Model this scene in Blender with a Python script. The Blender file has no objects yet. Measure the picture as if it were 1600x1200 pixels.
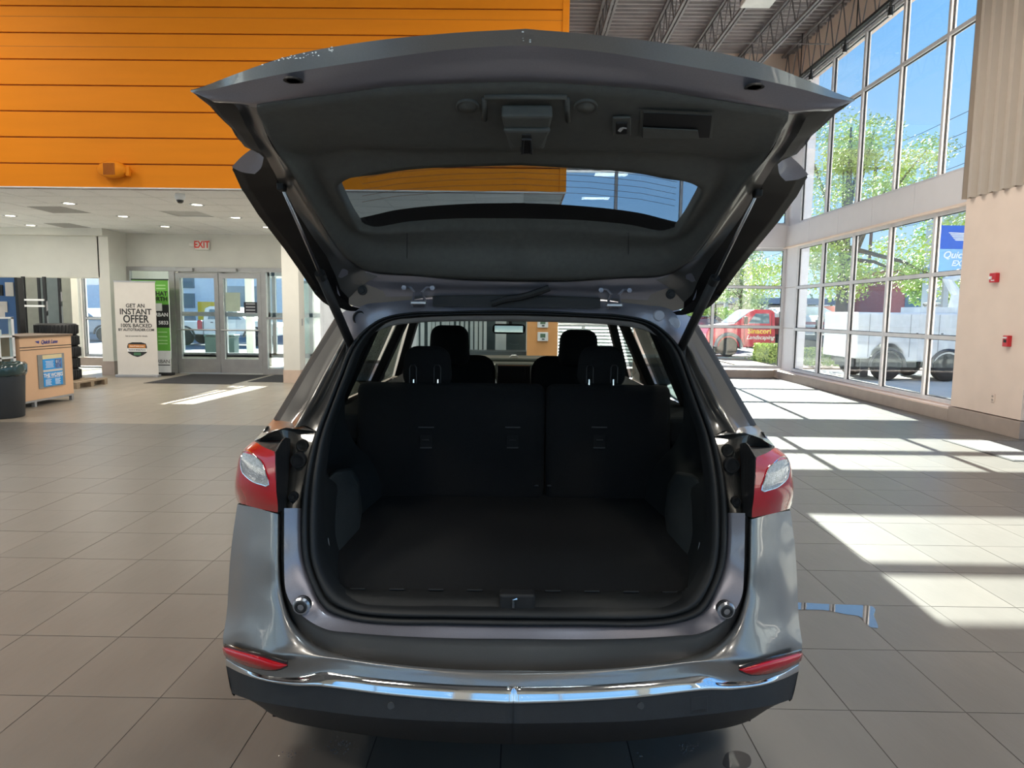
import bpy, bmesh, math, random
from math import radians, sin, cos, pi, sqrt, tan
from mathutils import Vector, Matrix
random.seed(7)
S = bpy.context.scene; COL = S.collection
# ------------------------------------------------------------------ camera
F = 1063.0; H = 1.57
CR = Matrix.Rotation(radians(.59), 3, 'Z') @ Matrix.Rotation(pi/2 - radians(5.91), 3, 'X') @ Matrix.Rotation(radians(.7), 3, 'Z')
cam = bpy.data.cameras.new('camera'); co = bpy.data.objects.new('camera', cam); COL.objects.link(co)
cam.sensor_fit = 'HORIZONTAL'; cam.sensor_width = 36; cam.lens = 36*F/1600; cam.clip_start = .05; cam.clip_end = 600
co.matrix_world = Matrix.Translation((0, 0, H)) @ CR.to_4x4(); S.camera = co
# ------------------------------------------------------------------ light
SUN_EL = radians(24.0)
sun = bpy.data.lights.new('sun', 'SUN'); sun.energy = 30; sun.angle = radians(.22); sun.color = (1, .955, .87)
so = bpy.data.objects.new('sun', sun); COL.objects.link(so); so.rotation_euler = (-(pi/2 - SUN_EL), 0, radians(-3.95))
W = bpy.data.worlds.new('sky'); S.world = W; W.use_nodes = True
nt = W.node_tree; nt.nodes.clear()
wo = nt.nodes.new('ShaderNodeOutputWorld'); bg = nt.nodes.new('ShaderNodeBackground')
tc = nt.nodes.new('ShaderNodeTexCoord'); sx = nt.nodes.new('ShaderNodeSeparateXYZ'); rp = nt.nodes.new('ShaderNodeValToRGB')
nt.links.new(tc.outputs['Generated'], sx.inputs[0]); nt.links.new(sx.outputs['Z'], rp.inputs[0])
e = rp.color_ramp.elements
e[0].position = 0; e[0].color = (.62, .80, .92, 1); e[1].position = .75; e[1].color = (.12, .36, .88, 1)
x = e.new(.12); x.color = (.44, .66, .92, 1); x = e.new(.35); x.color = (.24, .50, .90, 1)
nz = nt.nodes.new('ShaderNodeTexNoise'); nz.inputs['Scale'].default_value = 2.2; nz.inputs['Detail'].default_value = 6
mp = nt.nodes.new('ShaderNodeMapping'); mp.inputs['Scale'].default_value = (1, 1, 4)
nt.links.new(tc.outputs['Generated'], mp.inputs[0]); nt.links.new(mp.outputs[0], nz.inputs['Vector'])
r2 = nt.nodes.new('ShaderNodeValToRGB'); r2.color_ramp.elements[0].position = .5; r2.color_ramp.elements[1].position = .85
r2.color_ramp.elements[1].color = (.45, .45, .45, 1)
nt.links.new(nz.outputs[0], r2.inputs[0])
mx = nt.nodes.new('ShaderNodeMixRGB'); mx.inputs[2].default_value = (.85, .93, 1, 1)
nt.links.new(r2.outputs[0], mx.inputs[0]); nt.links.new(rp.outputs[0], mx.inputs[1]); nt.links.new(mx.outputs[0], bg.inputs[0])
bg.inputs[1].default_value = .92; nt.links.new(bg.outputs[0], wo.inputs[0])
def area(name, loc, size, power, rot=(0, 0, 0), color=(1, .93, .82)):
    l = bpy.data.lights.new(name, 'AREA'); l.shape = 'RECTANGLE'; l.size, l.size_y = size; l.energy = power; l.color = color
    o = bpy.data.objects.new(name, l); COL.objects.link(o); o.location = loc; o.rotation_euler = rot; return o
# unseen high-bay panels added to brighten the interior (housings built with the ceiling)
ADDED_BAYS = [(-3.6, 1.0), (-3.6, 6.0), (1.0, 1.6), (1.0, 6.6), (3.3, 4.4), (3.3, 9.6), (-8.8, 3.4), (-8.8, 8.0), (-3.2, -3), (3.3, -3)]
for hx, hy in ADDED_BAYS:
    area('added_fill_light', (hx, hy, 6.72), (1.2, .6), 80)
for hx in (-11, -8.6, -6.2, -3.8, -1.4):
    area('soffit_light', (hx, 13.4, 3.37), (1.2, 1.2), 36)
S.view_settings.view_transform = 'Standard'; S.view_settings.look = 'None'; S.view_settings.gamma = 1
S.view_settings.exposure = .7
S.view_settings.use_curve_mapping = False
S.cycles.use_denoising = True; S.cycles.max_bounces = 8; S.cycles.transparent_max_bounces = 16
S.cycles.sample_clamp_indirect = 6
# ------------------------------------------------------------------ pixel helpers (measuring: pixel + real depth -> point)
CP = Vector((0, 0, H))
def ray(px, py): return CR @ Vector(((px-800)/F, -(py-600)/F, -1))
def at(px, py, ax, val):
    d = ray(px, py); t = (val - CP[ax])/d[ax]; return CP + d*t
CARX, CARA = .024, .015
CRI = Matrix.Rotation(-CARA, 3, 'Z')
def cp(px, py, v):
    o = CRI @ (CP - Vector((CARX, 0, 0))); d = CRI @ ray(px, py); t = (v - o.y)/d.y
    return o + d*t
def L(*pts): return [cp(*p) for p in pts]
# ------------------------------------------------------------------ materials
MATS = {}
def mat(name, color, rough=.6, metal=0, coat=0, var=.06, vs=6, bump=0, bs=40, emit=0, spec=.5, sheen=0, alpha=1, anis=None):
    if name in MATS: return MATS[name]
    m = bpy.data.materials.new(name); m.use_nodes = True; t = m.node_tree; b = t.nodes['Principled BSDF']
    b.inputs['Roughness'].default_value = rough; b.inputs['Metallic'].default_value = metal
    b.inputs['Coat Weight'].default_value = coat; b.inputs['Coat Roughness'].default_value = .03
    b.inputs['Specular IOR Level'].default_value = spec
    tcn = t.nodes.new('ShaderNodeTexCoord'); n = t.nodes.new('ShaderNodeTexNoise'); n.inputs['Scale'].default_value = vs; n.inputs['Detail'].default_value = 5
    src = tcn.outputs['Object']
    if anis:
        mpn = t.nodes.new('ShaderNodeMapping'); mpn.inputs['Scale'].default_value = anis; t.links.new(src, mpn.inputs[0]); src = mpn.outputs[0]
    t.links.new(src, n.inputs['Vector'])
    cr_ = t.nodes.new('ShaderNodeValToRGB'); c = color
    cr_.color_ramp.elements[0].position = .3; cr_.color_ramp.elements[1].position = .7
    cr_.color_ramp.elements[0].color = (c[0]*(1-var), c[1]*(1-var), c[2]*(1-var), 1)
    cr_.color_ramp.elements[1].color = (min(1, c[0]*(1+var)), min(1, c[1]*(1+var)), min(1, c[2]*(1+var)), 1)
    t.links.new(n.outputs[0], cr_.inputs[0]); t.links.new(cr_.outputs[0], b.inputs['Base Color'])
    if bump:
        bn = t.nodes.new('ShaderNodeTexNoise'); bn.inputs['Scale'].default_value = bs; bn.inputs['Detail'].default_value = 4
        t.links.new(src, bn.inputs['Vector']); bu = t.nodes.new('ShaderNodeBump'); bu.inputs['Strength'].default_value = bump; bu.inputs['Distance'].default_value = .01
        t.links.new(bn.outputs[0], bu.inputs['Height']); t.links.new(bu.outputs[0], b.inputs['Normal'])
    if emit:
        t.links.new(cr_.outputs[0], b.inputs['Emission Color']); b.inputs['Emission Strength'].default_value = emit
    MATS[name] = m; return m
def glass(name, tint, refl=.5):
    m = bpy.data.materials.new(name); m.use_nodes = True; t = m.node_tree; t.nodes.clear()
    o = t.nodes.new('ShaderNodeOutputMaterial'); tr = t.nodes.new('ShaderNodeBsdfTransparent'); tr.inputs[0].default_value = (*tint, 1)
    gl = t.nodes.new('ShaderNodeBsdfGlossy'); gl.inputs['Roughness'].default_value = .01; gl.inputs[0].default_value = (refl, refl, refl, 1)
    fr = t.nodes.new('ShaderNodeLayerWeight'); fr.inputs[0].default_value = .5; mi = t.nodes.new('ShaderNodeMixShader')
    pw = t.nodes.new('ShaderNodeMath'); pw.operation = 'POWER'; pw.inputs[1].default_value = 5; ma = t.nodes.new('ShaderNodeMath'); ma.operation = 'MULTIPLY_ADD'; ma.inputs[1].default_value = .9; ma.inputs[2].default_value = .045
    t.links.new(fr.outputs['Facing'], pw.inputs[0]); t.links.new(pw.outputs[0], ma.inputs[0])
    t.links.new(ma.outputs[0], mi.inputs[0]); t.links.new(tr.outputs[0], mi.inputs[1]); t.links.new(gl.outputs[0], mi.inputs[2]); t.links.new(mi.outputs[0], o.inputs[0])
    MATS[name] = m; return m
def red_lens(name, col):
    m = mat(name, col, .12, 0, 1, .04, 30); return m
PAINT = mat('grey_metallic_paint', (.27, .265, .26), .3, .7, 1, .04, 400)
PILLARM = mat('shaded_pillar_paint', (.15, .147, .14), .3, .65, .9, .04, 300); POCKET = mat('shaded_lamp_pocket', (.045, .043, .038), .25, .5, 1, .04)  # body paint copies darkened to put dim reflections into pillars and pockets
PAINTIN = mat('grey_inner_paint', (.29, .28, .32), .36, .6, .8, .04, 300)
TRIM = mat('charcoal_plastic', (.095, .099, .092), .5, 0, 0, .1, 60, .35, 900)
CLAD = mat('black_grained_plastic', (.018, .020, .023), .5, 0, 0, .12, 30, .3, 700)
RUBBER = mat('black_rubber', (.010, .011, .012), .55, 0, 0, .1, 30)
BLACKG = mat('gloss_black', (.006, .006, .007), .12, 0, 1, .05)
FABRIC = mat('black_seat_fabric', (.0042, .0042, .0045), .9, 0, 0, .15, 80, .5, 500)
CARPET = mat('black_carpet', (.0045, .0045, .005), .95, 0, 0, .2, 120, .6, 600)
SIDET = mat('dark_side_trim', (.011, .013, .0135), .6, 0, 0, .1, 60, .3, 600)
HEADL = mat('light_grey_headliner', (.33, .33, .33), .9, 0, 0, .04, 60, .2, 600)
CHROME = mat('chrome', (.82, .84, .86), .06, 1, 0, .02)
STEEL = mat('satin_steel', (.45, .45, .47), .3, 1, 0, .05)
REDL = mat('red_lens', (.50, .003, .012), .16, 0, .8, .04, 30, spec=.25); CLEARL = mat('clear_ribbed_lens', (.55, .57, .58), .15, .35, 1, .25, 90, .8, 260)
CARGLASS = glass('privacy_glass', (.42, .47, .46), .6); SHIELD = glass('windscreen_glass', (.74, .80, .78), .5); BACKLITE = glass('rear_window_glass', (.29, .37, .46), .5)
WINGLASS = glass('window_glass', (.90, .95, .95), .6)
ALU = mat('brushed_aluminium', (.42, .42, .43), .4, .6, 0, .05); WHITEF = mat('white_window_frame', (.62, .61, .63), .5, .1)
WALLP = mat('warm_white_wall', (.76, .62, .54), .8, 0, 0, .03, 3); WALLW = mat('cream_wall', (.66, .64, .58), .8, 0, 0, .03, 3)
BEAMP = mat('lilac_white_panel', (.66, .64, .67), .6, 0, 0, .02, 3); BASE = mat('taupe_base_tile', (.36, .29, .25), .6, 0, 0, .08, 4)
ORANGE = mat('orange_painted_board', (.74, .225, .008), .6, 0, 0, .04, 2, .05, 8, anis=(.3, 1, 3), spec=.15)
CEILT = mat('white_ceiling_tile', (.86, .86, .85), .8, 0, 0, .03, 20, .2, 200)
DECK = mat('galvanised_deck', (.33, .31, .32), .5, .3, 0, .1, 3); JOIST = mat('grey_joist_paint', (.20, .19, .20), .6, .2)
WHITE = mat('white_paint', (.78, .78, .77), .5); BLACK = mat('matt_black', (.012, .012, .013), .6)
# ------------------------------------------------------------------ mesh helpers
def obj(name, bm, m, parent=None, smooth=False, solid=0, sub=0, kind=None, label=None, bevel=0):
    me = bpy.data.meshes.new(name); bm.to_mesh(me); bm.free()
    if isinstance(m, (list, tuple)):
        for q in m: me.materials.append(q)
    else: me.materials.append(m)
    o = bpy.data.objects.new(name, me); COL.objects.link(o); o.parent = parent
    if smooth:
        for p in me.polygons: p.use_smooth = True
    if solid:
        s = o.modifiers.new('s', 'SOLIDIFY'); s.thickness = abs(solid); s.offset = 0 if solid > 0 else -1
    if bevel:
        s = o.modifiers.new('b', 'BEVEL'); s.width = bevel; s.segments = 2; s.limit_method = 'ANGLE'
    if sub:
        s = o.modifiers.new('u', 'SUBSURF'); s.levels = s.render_levels = sub
    if kind: o['kind'] = kind
    if label: o['label'] = label
    return o
def tag(o, label, cat, group=None, kind=None):
    o['label'] = label; o['category'] = cat
    if group: o['group'] = group
    if kind: o['kind'] = kind
    return o
def empty(name, loc=(0, 0, 0), rz=0, label=None, cat=None, group=None, kind=None):
    o = bpy.data.objects.new(name, None); COL.objects.link(o); o.location = loc; o.rotation_euler = (0, 0, rz); o.empty_display_size = .1
    if label: tag(o, label, cat, group, kind)
    return o
def struct(name, bm, m, label, cat, parent=None, **k):
    o = obj(name, bm, m, parent, **k); o['kind'] = 'structure'; o['label'] = label; o['category'] = cat; return o
def B(): return bmesh.new()
def box(bm, a, b, mtx=None, mi=0):
    x0, y0, z0 = a; x1, y1, z1 = b
    vs = [Vector(p) for p in ((x0,y0,z0),(x1,y0,z0),(x1,y1,z0),(x0,y1,z0),(x0,y0,z1),(x1,y0,z1),(x1,y1,z1),(x0,y1,z1))]
    if mtx: vs = [mtx @ v for v in vs]
    v = [bm.verts.new(p) for p in vs]
    for f in ((0,3,2,1),(4,5,6,7),(0,1,5,4),(1,2,6,5),(2,3,7,6),(3,0,4,7)):
        bm.faces.new([v[i] for i in f]).material_index = mi
    return bm
def BX(a, b, mtx=None): return box(B(), a, b, mtx)
def rbox(c, s, r=.02, seg=3, rot=None, bm=None, taper=0, shear=0):
    bm2 = B(); box(bm2, (-s[0]/2, -s[1]/2, -s[2]/2), (s[0]/2, s[1]/2, s[2]/2))
    if taper:
        for v in bm2.verts:
            if v.co.z > 0: v.co.x *= (1-taper)
    bmesh.ops.bevel(bm2, geom=bm2.edges[:], offset=r, segments=seg, affect='EDGES', profile=.5)
    M = Matrix.Translation(c) @ (rot.to_4x4() if rot else Matrix.Identity(4))
    bmesh.ops.transform(bm2, matrix=M, verts=bm2.verts)
    if bm is None: return bm2
    me = bpy.data.meshes.new('t'); bm2.to_mesh(me); bm2.free(); bm.from_mesh(me); bpy.data.meshes.remove(me); return bm
def tube(bm, pts, r, n=8, closed=False, flat=None):
    pts = [Vector(p) for p in pts]; N = len(pts); rings = []; pn = None
    for i, p in enumerate(pts):
        if closed: t = pts[(i+1) % N] - pts[i-1]
        else: t = pts[min(i+1, N-1)] - pts[max(i-1, 0)]
        t.normalize()
        if pn is None:
            pn = t.orthogonal()
            if abs(t.y) < .9: pn = (Vector((0, 1, 0)) - t*t.y).normalized()
        pn = (pn - t*pn.dot(t))
        pn = pn.normalized() if pn.length > 1e-6 else t.orthogonal().normalized()
        bb = t.cross(pn); rr = r[i] if isinstance(r, (list, tuple)) else r; fl_ = flat or 1
        rings.append([bm.verts.new(p + pn*(cos(2*pi*k/n)*rr) + bb*(sin(2*pi*k/n)*rr*fl_)) for k in range(n)])
    for i in range(N if closed else N-1):
        a, b = rings[i], rings[(i+1) % N]
        for k in range(n): bm.faces.new((a[k], a[(k+1) % n], b[(k+1) % n], b[k]))
    if not closed:
        bm.faces.new(rings[0][::-1]); bm.faces.new(rings[-1])
    return bm
def lathe(bm, prof, c, axis='Z', n=24):
    c = Vector(c); rings = []
    for r, h in prof:
        ring = []
        for k in range(n):
            a = 2*pi*k/n
            if axis == 'Z': p = Vector((r*cos(a), r*sin(a), h))
            elif axis == 'X': p = Vector((h, r*cos(a), r*sin(a)))
            else: p = Vector((r*cos(a), h, r*sin(a)))
            ring.append(bm.verts.new(c + p))
        rings.append(ring)
    for a, b in zip(rings, rings[1:]):
        for k in range(n): bm.faces.new((a[k], a[(k+1) % n], b[(k+1) % n], b[k]))
    if prof[0][0] > 1e-4: bm.faces.new(rings[0][::-1])
    if prof[-1][0] > 1e-4: bm.faces.new(rings[-1])
    return bm
def cr(pts, n, lin=False, closed=False):
    """resample a polyline (Catmull-Rom) to n points"""
    pts = [Vector(p) for p in pts]
    if len(pts) == 1: return pts*n
    if closed: pts = pts + [pts[0]]
    d = [0]
    for a, b in zip(pts, pts[1:]): d.append(d[-1] + max((b-a).length, 1e-6))
    out = []; m = n if closed else n-1
    for i in range(n):
        s = d[-1]*i/m; j = 0
        while j < len(pts)-2 and d[j+1] < s: j += 1
        t = (s-d[j])/(d[j+1]-d[j]); p1, p2 = pts[j], pts[j+1]
        if lin: out.append(p1.lerp(p2, t)); continue
        if closed:
            p0 = pts[j-1] if j > 0 else pts[-2]; p3 = pts[j+2] if j+2 < len(pts) else pts[1]
        else:
            p0 = pts[j-1] if j > 0 else p1*2-p2; p3 = pts[j+2] if j+2 < len(pts) else p2*2-p1
        L1 = (p2-p1).length; a0 = (p1-p0).length or 1e-6; a2 = (p3-p2).length or 1e-6
        m1 = ((p2-p1)/L1 + (p1-p0)/a0)*.5*L1 if L1 > 1e-6 else Vector(); m2 = ((p2-p1)/L1 + (p3-p2)/a2)*.5*L1 if L1 > 1e-6 else Vector()
        t2, t3 = t*t, t*t*t
        out.append(p1*(2*t3-3*t2+1) + m1*(t3-2*t2+t) + p2*(-2*t3+3*t2) + m2*(t3-t2))
    return out
def grid(bm, rows, flip=False):
    g = [[bm.verts.new(p) for p in r] for r in rows]
    for a, b in zip(g, g[1:]):
        for i in range(len(a)-1):
            q = (a[i], a[i+1], b[i+1], b[i])
            if len({tuple(round(c, 6) for c in w.co) for w in q}) < 3: continue
            bm.faces.new(q[::-1] if flip else q)
def sheet(rows, nu=24, nv=None, mirror=True, lin=False, linv=False, snap=True, bm=None, remap=None):
    R = [cr(r, nu, lin) for r in rows]
    if nv and len(rows) > 1:
        cols = [cr([R[j][i] for j in range(len(R))], nv, linv) for i in range(nu)]
        R = [[cols[i][j] for i in range(nu)] for j in range(nv)]
    if snap:
        for r in R:
            for p in r:
                if abs(p.x) < .016: p.x = 0
    bm = bm or B()
    grid(bm, R)
    if mirror: grid(bm, [[Vector((-p.x, p.y, p.z)) for p in r] for r in R], True)
    bmesh.ops.remove_doubles(bm, verts=bm.verts, dist=.0008)
    return bm
def mir(pts): return [Vector((-p[0], p[1], p[2])) for p in pts]
def text(s, size, M, m, parent, name='lettering', ext=.002, italic=0, bold=0, align='CENTER', sx=1, space=1):
    c = bpy.data.curves.new(name, 'FONT'); c.body = s; c.size = size; c.extrude = ext; c.align_x = align; c.align_y = 'CENTER'
    c.shear = italic; c.offset = bold*size; c.space_character = space; c.resolution_u = 3
    t = bpy.data.objects.new('t', c); COL.objects.link(t)
    bpy.context.view_layer.update()
    me = bpy.data.meshes.new_from_object(t.evaluated_get(bpy.context.evaluated_depsgraph_get()))
    bpy.data.objects.remove(t); me.transform(M @ Matrix.Diagonal((sx, 1, 1, 1))); me.materials.clear(); me.materials.append(m)
    o = bpy.data.objects.new(name, me); COL.objects.link(o); o.parent = parent; return o
def frame_m(origin, xdir, up=(0, 0, 1)):
    x = Vector(xdir).normalized(); u = Vector(up).normalized(); n = x.cross(u).normalized()
    M = Matrix((x, u, n)).transposed().to_4x4(); M.translation = Vector(origin); return M
def poly(bm, pts, depth, mi=0):
    """prism from a closed outline pts (3D) and an extrusion vector"""
    a = [bm.verts.new(p) for p in pts]; b = [bm.verts.new(Vector(p)+Vector(depth)) for p in pts]; n = len(a)
    bm.faces.new(a).material_index = mi; bm.faces.new(b[::-1]).material_index = mi
    for i in range(n): bm.faces.new((a[i], b[i], b[(i+1) % n], a[(i+1) % n])).material_index = mi
    return bm
def share(name, me, parent, loc=(0, 0, 0), rz=0):
    o = bpy.data.objects.new(name, me); COL.objects.link(o); o.parent = parent; o.location = loc; o.rotation_euler = (0, 0, rz); return o
# ================================================================== STRUCTURE
# ---- floor
def floor_mat(name, c):
    m = mat(name, c, .37, 0, 0, .12, 3.0, .10, 22, anis=(1, .35, 1), spec=.5); return m
FT = [floor_mat('stone_tile', (0.1363, 0.1264, 0.1143)), floor_mat('stone_tile_b', (0.1305, 0.1218, 0.1102)), floor_mat('stone_tile_c', (0.1421, 0.1311, 0.1177))]
GROUT = mat('grout', (.06, .055, .05), .9)
fo = empty('floor', label='grey-brown stone tile showroom floor', cat='floor', kind='structure')
obj('grout_bed', BX((-16, -8, -.25), (8.6, 18.4, -.0018)), GROUT, fo)
TX, TY, X0, Y0 = .4646, .507, -1.441, 2.601; G = .0022
cells = []
for i in range(-32, 22):
    for j in range(-21, 32):
        xa, ya = X0+i*TX, Y0+j*TY; cells.append((xa, ya))
def px_of(x, y, z=0):
    q = CR.transposed() @ (Vector((x, y, z)) - CP)
    if q.z > -.3: return None
    return 800+F*q.x/-q.z, 600-F*q.y/-q.z
vis = []
for c in cells:
    p = px_of(c[0]+TX/2, c[1]+TY/2)
    if p and -60 < p[0] < 1660 and 560 < p[1] < 1260 and not (420 < p[0] < 1190 and p[1] < 1110) and c[1] > 1.2: vis.append((c[1]**2+c[0]**2*.3, c))
vis.sort(); single = set(c for _, c in vis[:290])
tm = []; FT.append(floor_mat('tan_tile', (.27, .235, .19)))
for k in range(4):
    b_ = B(); box(b_, (G, G, -.02), (TX-G, TY-G, 0))
    me = bpy.data.meshes.new('floor_tile'); b_.to_mesh(me); b_.free(); me.materials.append(FT[k]); tm.append(me)
rest = B(); rest2 = B()
for c in cells:
    if c[0] > 8 or c[1] > 17.7: continue
    lt = c[1] > 9.0 and c[0] < .4
    if c in single: share('floor_tile', tm[3 if lt else random.randrange(3)], fo, (c[0], c[1], random.uniform(-.0004, .0004)))
    else: box(rest2 if lt else rest, (c[0]+G, c[1]+G, -.02), (c[0]+TX-G, c[1]+TY-G, 0))
obj('far_tiles', rest, FT[0], fo, kind='stuff'); obj('tan_tiles', rest2, FT[3], fo, kind='stuff')
# wear: joint strip across the floor where the flooring changes
# ---- right wall
XR, XG, YC, YE = 6.62, 6.82, 17.68, 10.42
YN = 8.95
wr = empty('wall_right', label='pale wall right of the tall windows with ribbed siding above', cat='wall', kind='structure')
obj('plaster', BX((XR, YN, .25), (XR+.35, YE, 3.38)), WALLP, wr)
obj('end_face', BX((XR+.02, YN-.005, .25), (XR+2.2, YN+.2, 9)), WALLP, wr)
obj('base_course', box(BX((XR-.02, YN-.02, 0), (XR+.34, YE+.02, .235)), (XR+.34, YN-.03, 0), (8.7, YN+.1, .235)), BASE, wr, bevel=.006)
obj('base_course', BX((XR-.02, YE+.02, 0), (XR+.16, YC, .19)), BASE, wr, bevel=.006)
obj('sill_top', BX((XR+.0, YE+.02, .19), (XG+.08, YC, .215)), WALLP, wr)
# ribbed siding
b_ = B(); y = YN; pts = []
prof = []
while y < YE:
    prof += [(XR-.0, y), (XR-.0, y+.10), (XR-.075, y+.135), (XR-.075, y+.195)]; y += .23
prof = [(a, min(b, YE)) for a, b in prof]
prof.append((XR-.0, YE))
lo = [b_.verts.new((a, b, 3.34)) for a, b in prof]; hi = [b_.verts.new((a, b, 9)) for a, b in prof]
for i in range(len(lo)-1): 
    if (lo[i].co-lo[i+1].co).length > 1e-5: b_.faces.new((lo[i], lo[i+1], hi[i+1], hi[i]))
SIDING = mat('beige_metal_siding', (.50, .43, .37), .45, .15, 0, .02)
obj('ribbed_siding', b_, SIDING, wr, solid=.006)
obj('siding_backing', BX((XR+.02, YN, 3.38), (XR+.35, YE, 9)), WALLP, wr)
for k, yy in enumerate([YN+.165+.23*i for i in range(6)]):
    obj('screw', lathe(B(), [(.006, 0), (.006, .004), (0, .006)], (XR-.055, yy, 3.38+.02*(k % 2)), 'X', 6), STEEL, wr)
# windows of right wall
def glazing(name, plane, u0, u1, zs, mulls, label, XGv, facing='X', fw=.065, fd=.10, m=WHITEF):
    """storefront glazing: frame bars along u with transoms at zs; panes are parts"""
    w = empty(name, label=label, cat='window', kind='structure')
    def bx(ua, ub, za, zb, da, db):
        if facing == 'X': return BX((XGv+da, ua, za), (XGv+db, ub, zb))
        return BX((ua, XGv+da, za), (ub, XGv+db, zb))
    us = [u0] + list(mulls) + [u1]
    for z in zs: obj('transom', bx(u0, u1, z-fw/2, z+fw/2, -fd*.45, fd*.5), m, w, bevel=.003)
    for u in us: obj('mullion', bx(u-fw/2, u+fw/2, zs[0]-fw/2, zs[-1]+fw/2, -fd*.5, fd*.5), m, w, bevel=.003)
    for u in us:
        for s in (-1, 1):
            pass
    for a, b in zip(us, us[1:]):
        for za, zb in zip(zs, zs[1:]):
            g = obj('pane', bx(min(a, b)+fw/2, max(a, b)-fw/2, za+fw/2, zb-fw/2, .0, .008), WINGLASS, w)
            obj('gasket', frame_bars(min(a, b)+fw/2, max(a, b)-fw/2, za+fw/2, zb-fw/2, XGv, facing), BLACK, g)
    return w
def frame_bars(ua, ub, za, zb, X, facing, t=.010):
    b = B()
    for (p, q, r, s) in ((ua, ua+t, za, zb), (ub-t, ub, za, zb), (ua, ub, za, za+t), (ua, ub, zb-t, zb)):
        if facing == 'X': box(b, (X-.012, p, r), (X+.02, q, s))
        else: box(b, (p, X-.012, r), (q, X+.02, s))
    return b
ML = [15.58, 14.18, 12.80, 11.44]
glazing('window_1', 'X', 16.95, YE+.02, [.265, 1.27, 2.29, 3.26], ML, 'lower three-row window bays of the right glass wall', XG)
glazing('window_2', 'X', 16.95, YE+.02, [3.86, 6.08, 7.22], ML, 'tall upper panes of the right glass wall under the roof', XG)
bm_ = empty('trim_1', label='pale spandrel panels between the lower and upper windows on the right', cat='beam', kind='structure')
ys = [YC, 16.2, 14.75, 13.35, 11.95, YE+.0]
for a, b in zip(ys, ys[1:]): obj('panel', BX((XG-.12, b+.004, 3.32), (XG+.06, a-.004, 3.83)), BEAMP, bm_, bevel=.003)
obj('ledge', BX((XG-.15, YE, 3.29), (XG+.06, YC, 3.32)), WALLP, bm_)
hd = empty('trim_2', label='sloping pale header over the upper right windows', cat='beam', kind='structure')
obj('header', BX((XG-.10, YE, 7.25), (XG+.2, YC, 9)), WALLP, hd)
obj('corner_post', BX((XG-.03, 16.98, .2), (XG+.25, YC+.3, 9)), BEAMP, hd)
# right wall behind/near the camera: more glass at X=8.6
glazing('window_3', 'X', YN-.1, -8, [.1, 1.6, 3.2, 5.2, 7.2], [7.2, 5.5, 3.8, 2.1, .4, -1.3, -3, -4.7, -6.4], 'glass side wall right of the car, outside the frame', 8.65)
obj('header', BX((8.5, -8, 7.2), (8.9, YN, 9)), WALLP, hd)
# ---- far (front) wall
wf = empty('wall_front', label='far wall of glass ahead of the car', cat='wall', kind='structure')
obj('base_course', BX((.67, YC-.02, 0), (XR-.02, YC+.2, .19)), BASE, wf)
for za in (1.28, 2.3): obj('column_joint', BX((XG-.034, 17.0, za), (XG-.02, YC, za+.012)), BASE, wf)
obj('upper_wall', BX((.67, YC-.02, 6.46), (6.9, YC+.2, 9)), WALLP, wf)
obj('sun_cutoff_panel', BX((.67, YC-.02, 5.3), (3.13, YC+.2, 6.46)), WALLP, wf)  # unseen panel added to cut off the left side of the sun patch
for a, b in ((.67, 2.4), (2.41, 4.05), (4.06, 5.7), (5.71, XG)): obj('panel', BX((a, YC-.14, 3.3), (b, YC+.15, 3.87)), BEAMP, wf, bevel=.003)
glazing('window_4', 'Y', .75, 6.74, [.265, 1.30, 2.32, 3.28], [1.65, 3.3, 4.97], 'three-row window at the far end beside the corner column', YC+.04, 'Y')
glazing('window_5', 'Y', .75, 6.74, [3.9, 5.25], [2.4, 4.05, 5.66], 'upper far window seen through the tailgate glass', YC+.04, 'Y')
glazing('window_9', 'Y', 3.15, 6.74, [5.3, 6.05, 6.44], [], 'high far window above the others, hidden by the tailgate', YC+.04, 'Y')
# unseen blade and pipe added outside the far wall to cast floor shadow bands
ss = empty('shadow_blade', label='unseen flat metal blade and rail added outside to cast shadow bands on the floor', cat='shadow_blade')
obj('blade', BX((.3, 19.0, 5.42), (6.6, 19.12, 6.1)), ALU, ss)
for xx in (.4, 2.4, 6.3): obj('bracket', tube(B(), [(xx, 17.9, 6.9), (xx, 19.06, 6.0)], .03), ALU, ss)
obj('rail', tube(B(), [(.3, 21.3, 5.98), (8.4, 21.3, 5.98)], .06), ALU, ss)
for xx in (.4, 8.38): obj('post', tube(B(), [(xx, 21.3, -.2), (xx, 21.3, 6)], .06), ALU, ss)
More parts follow.
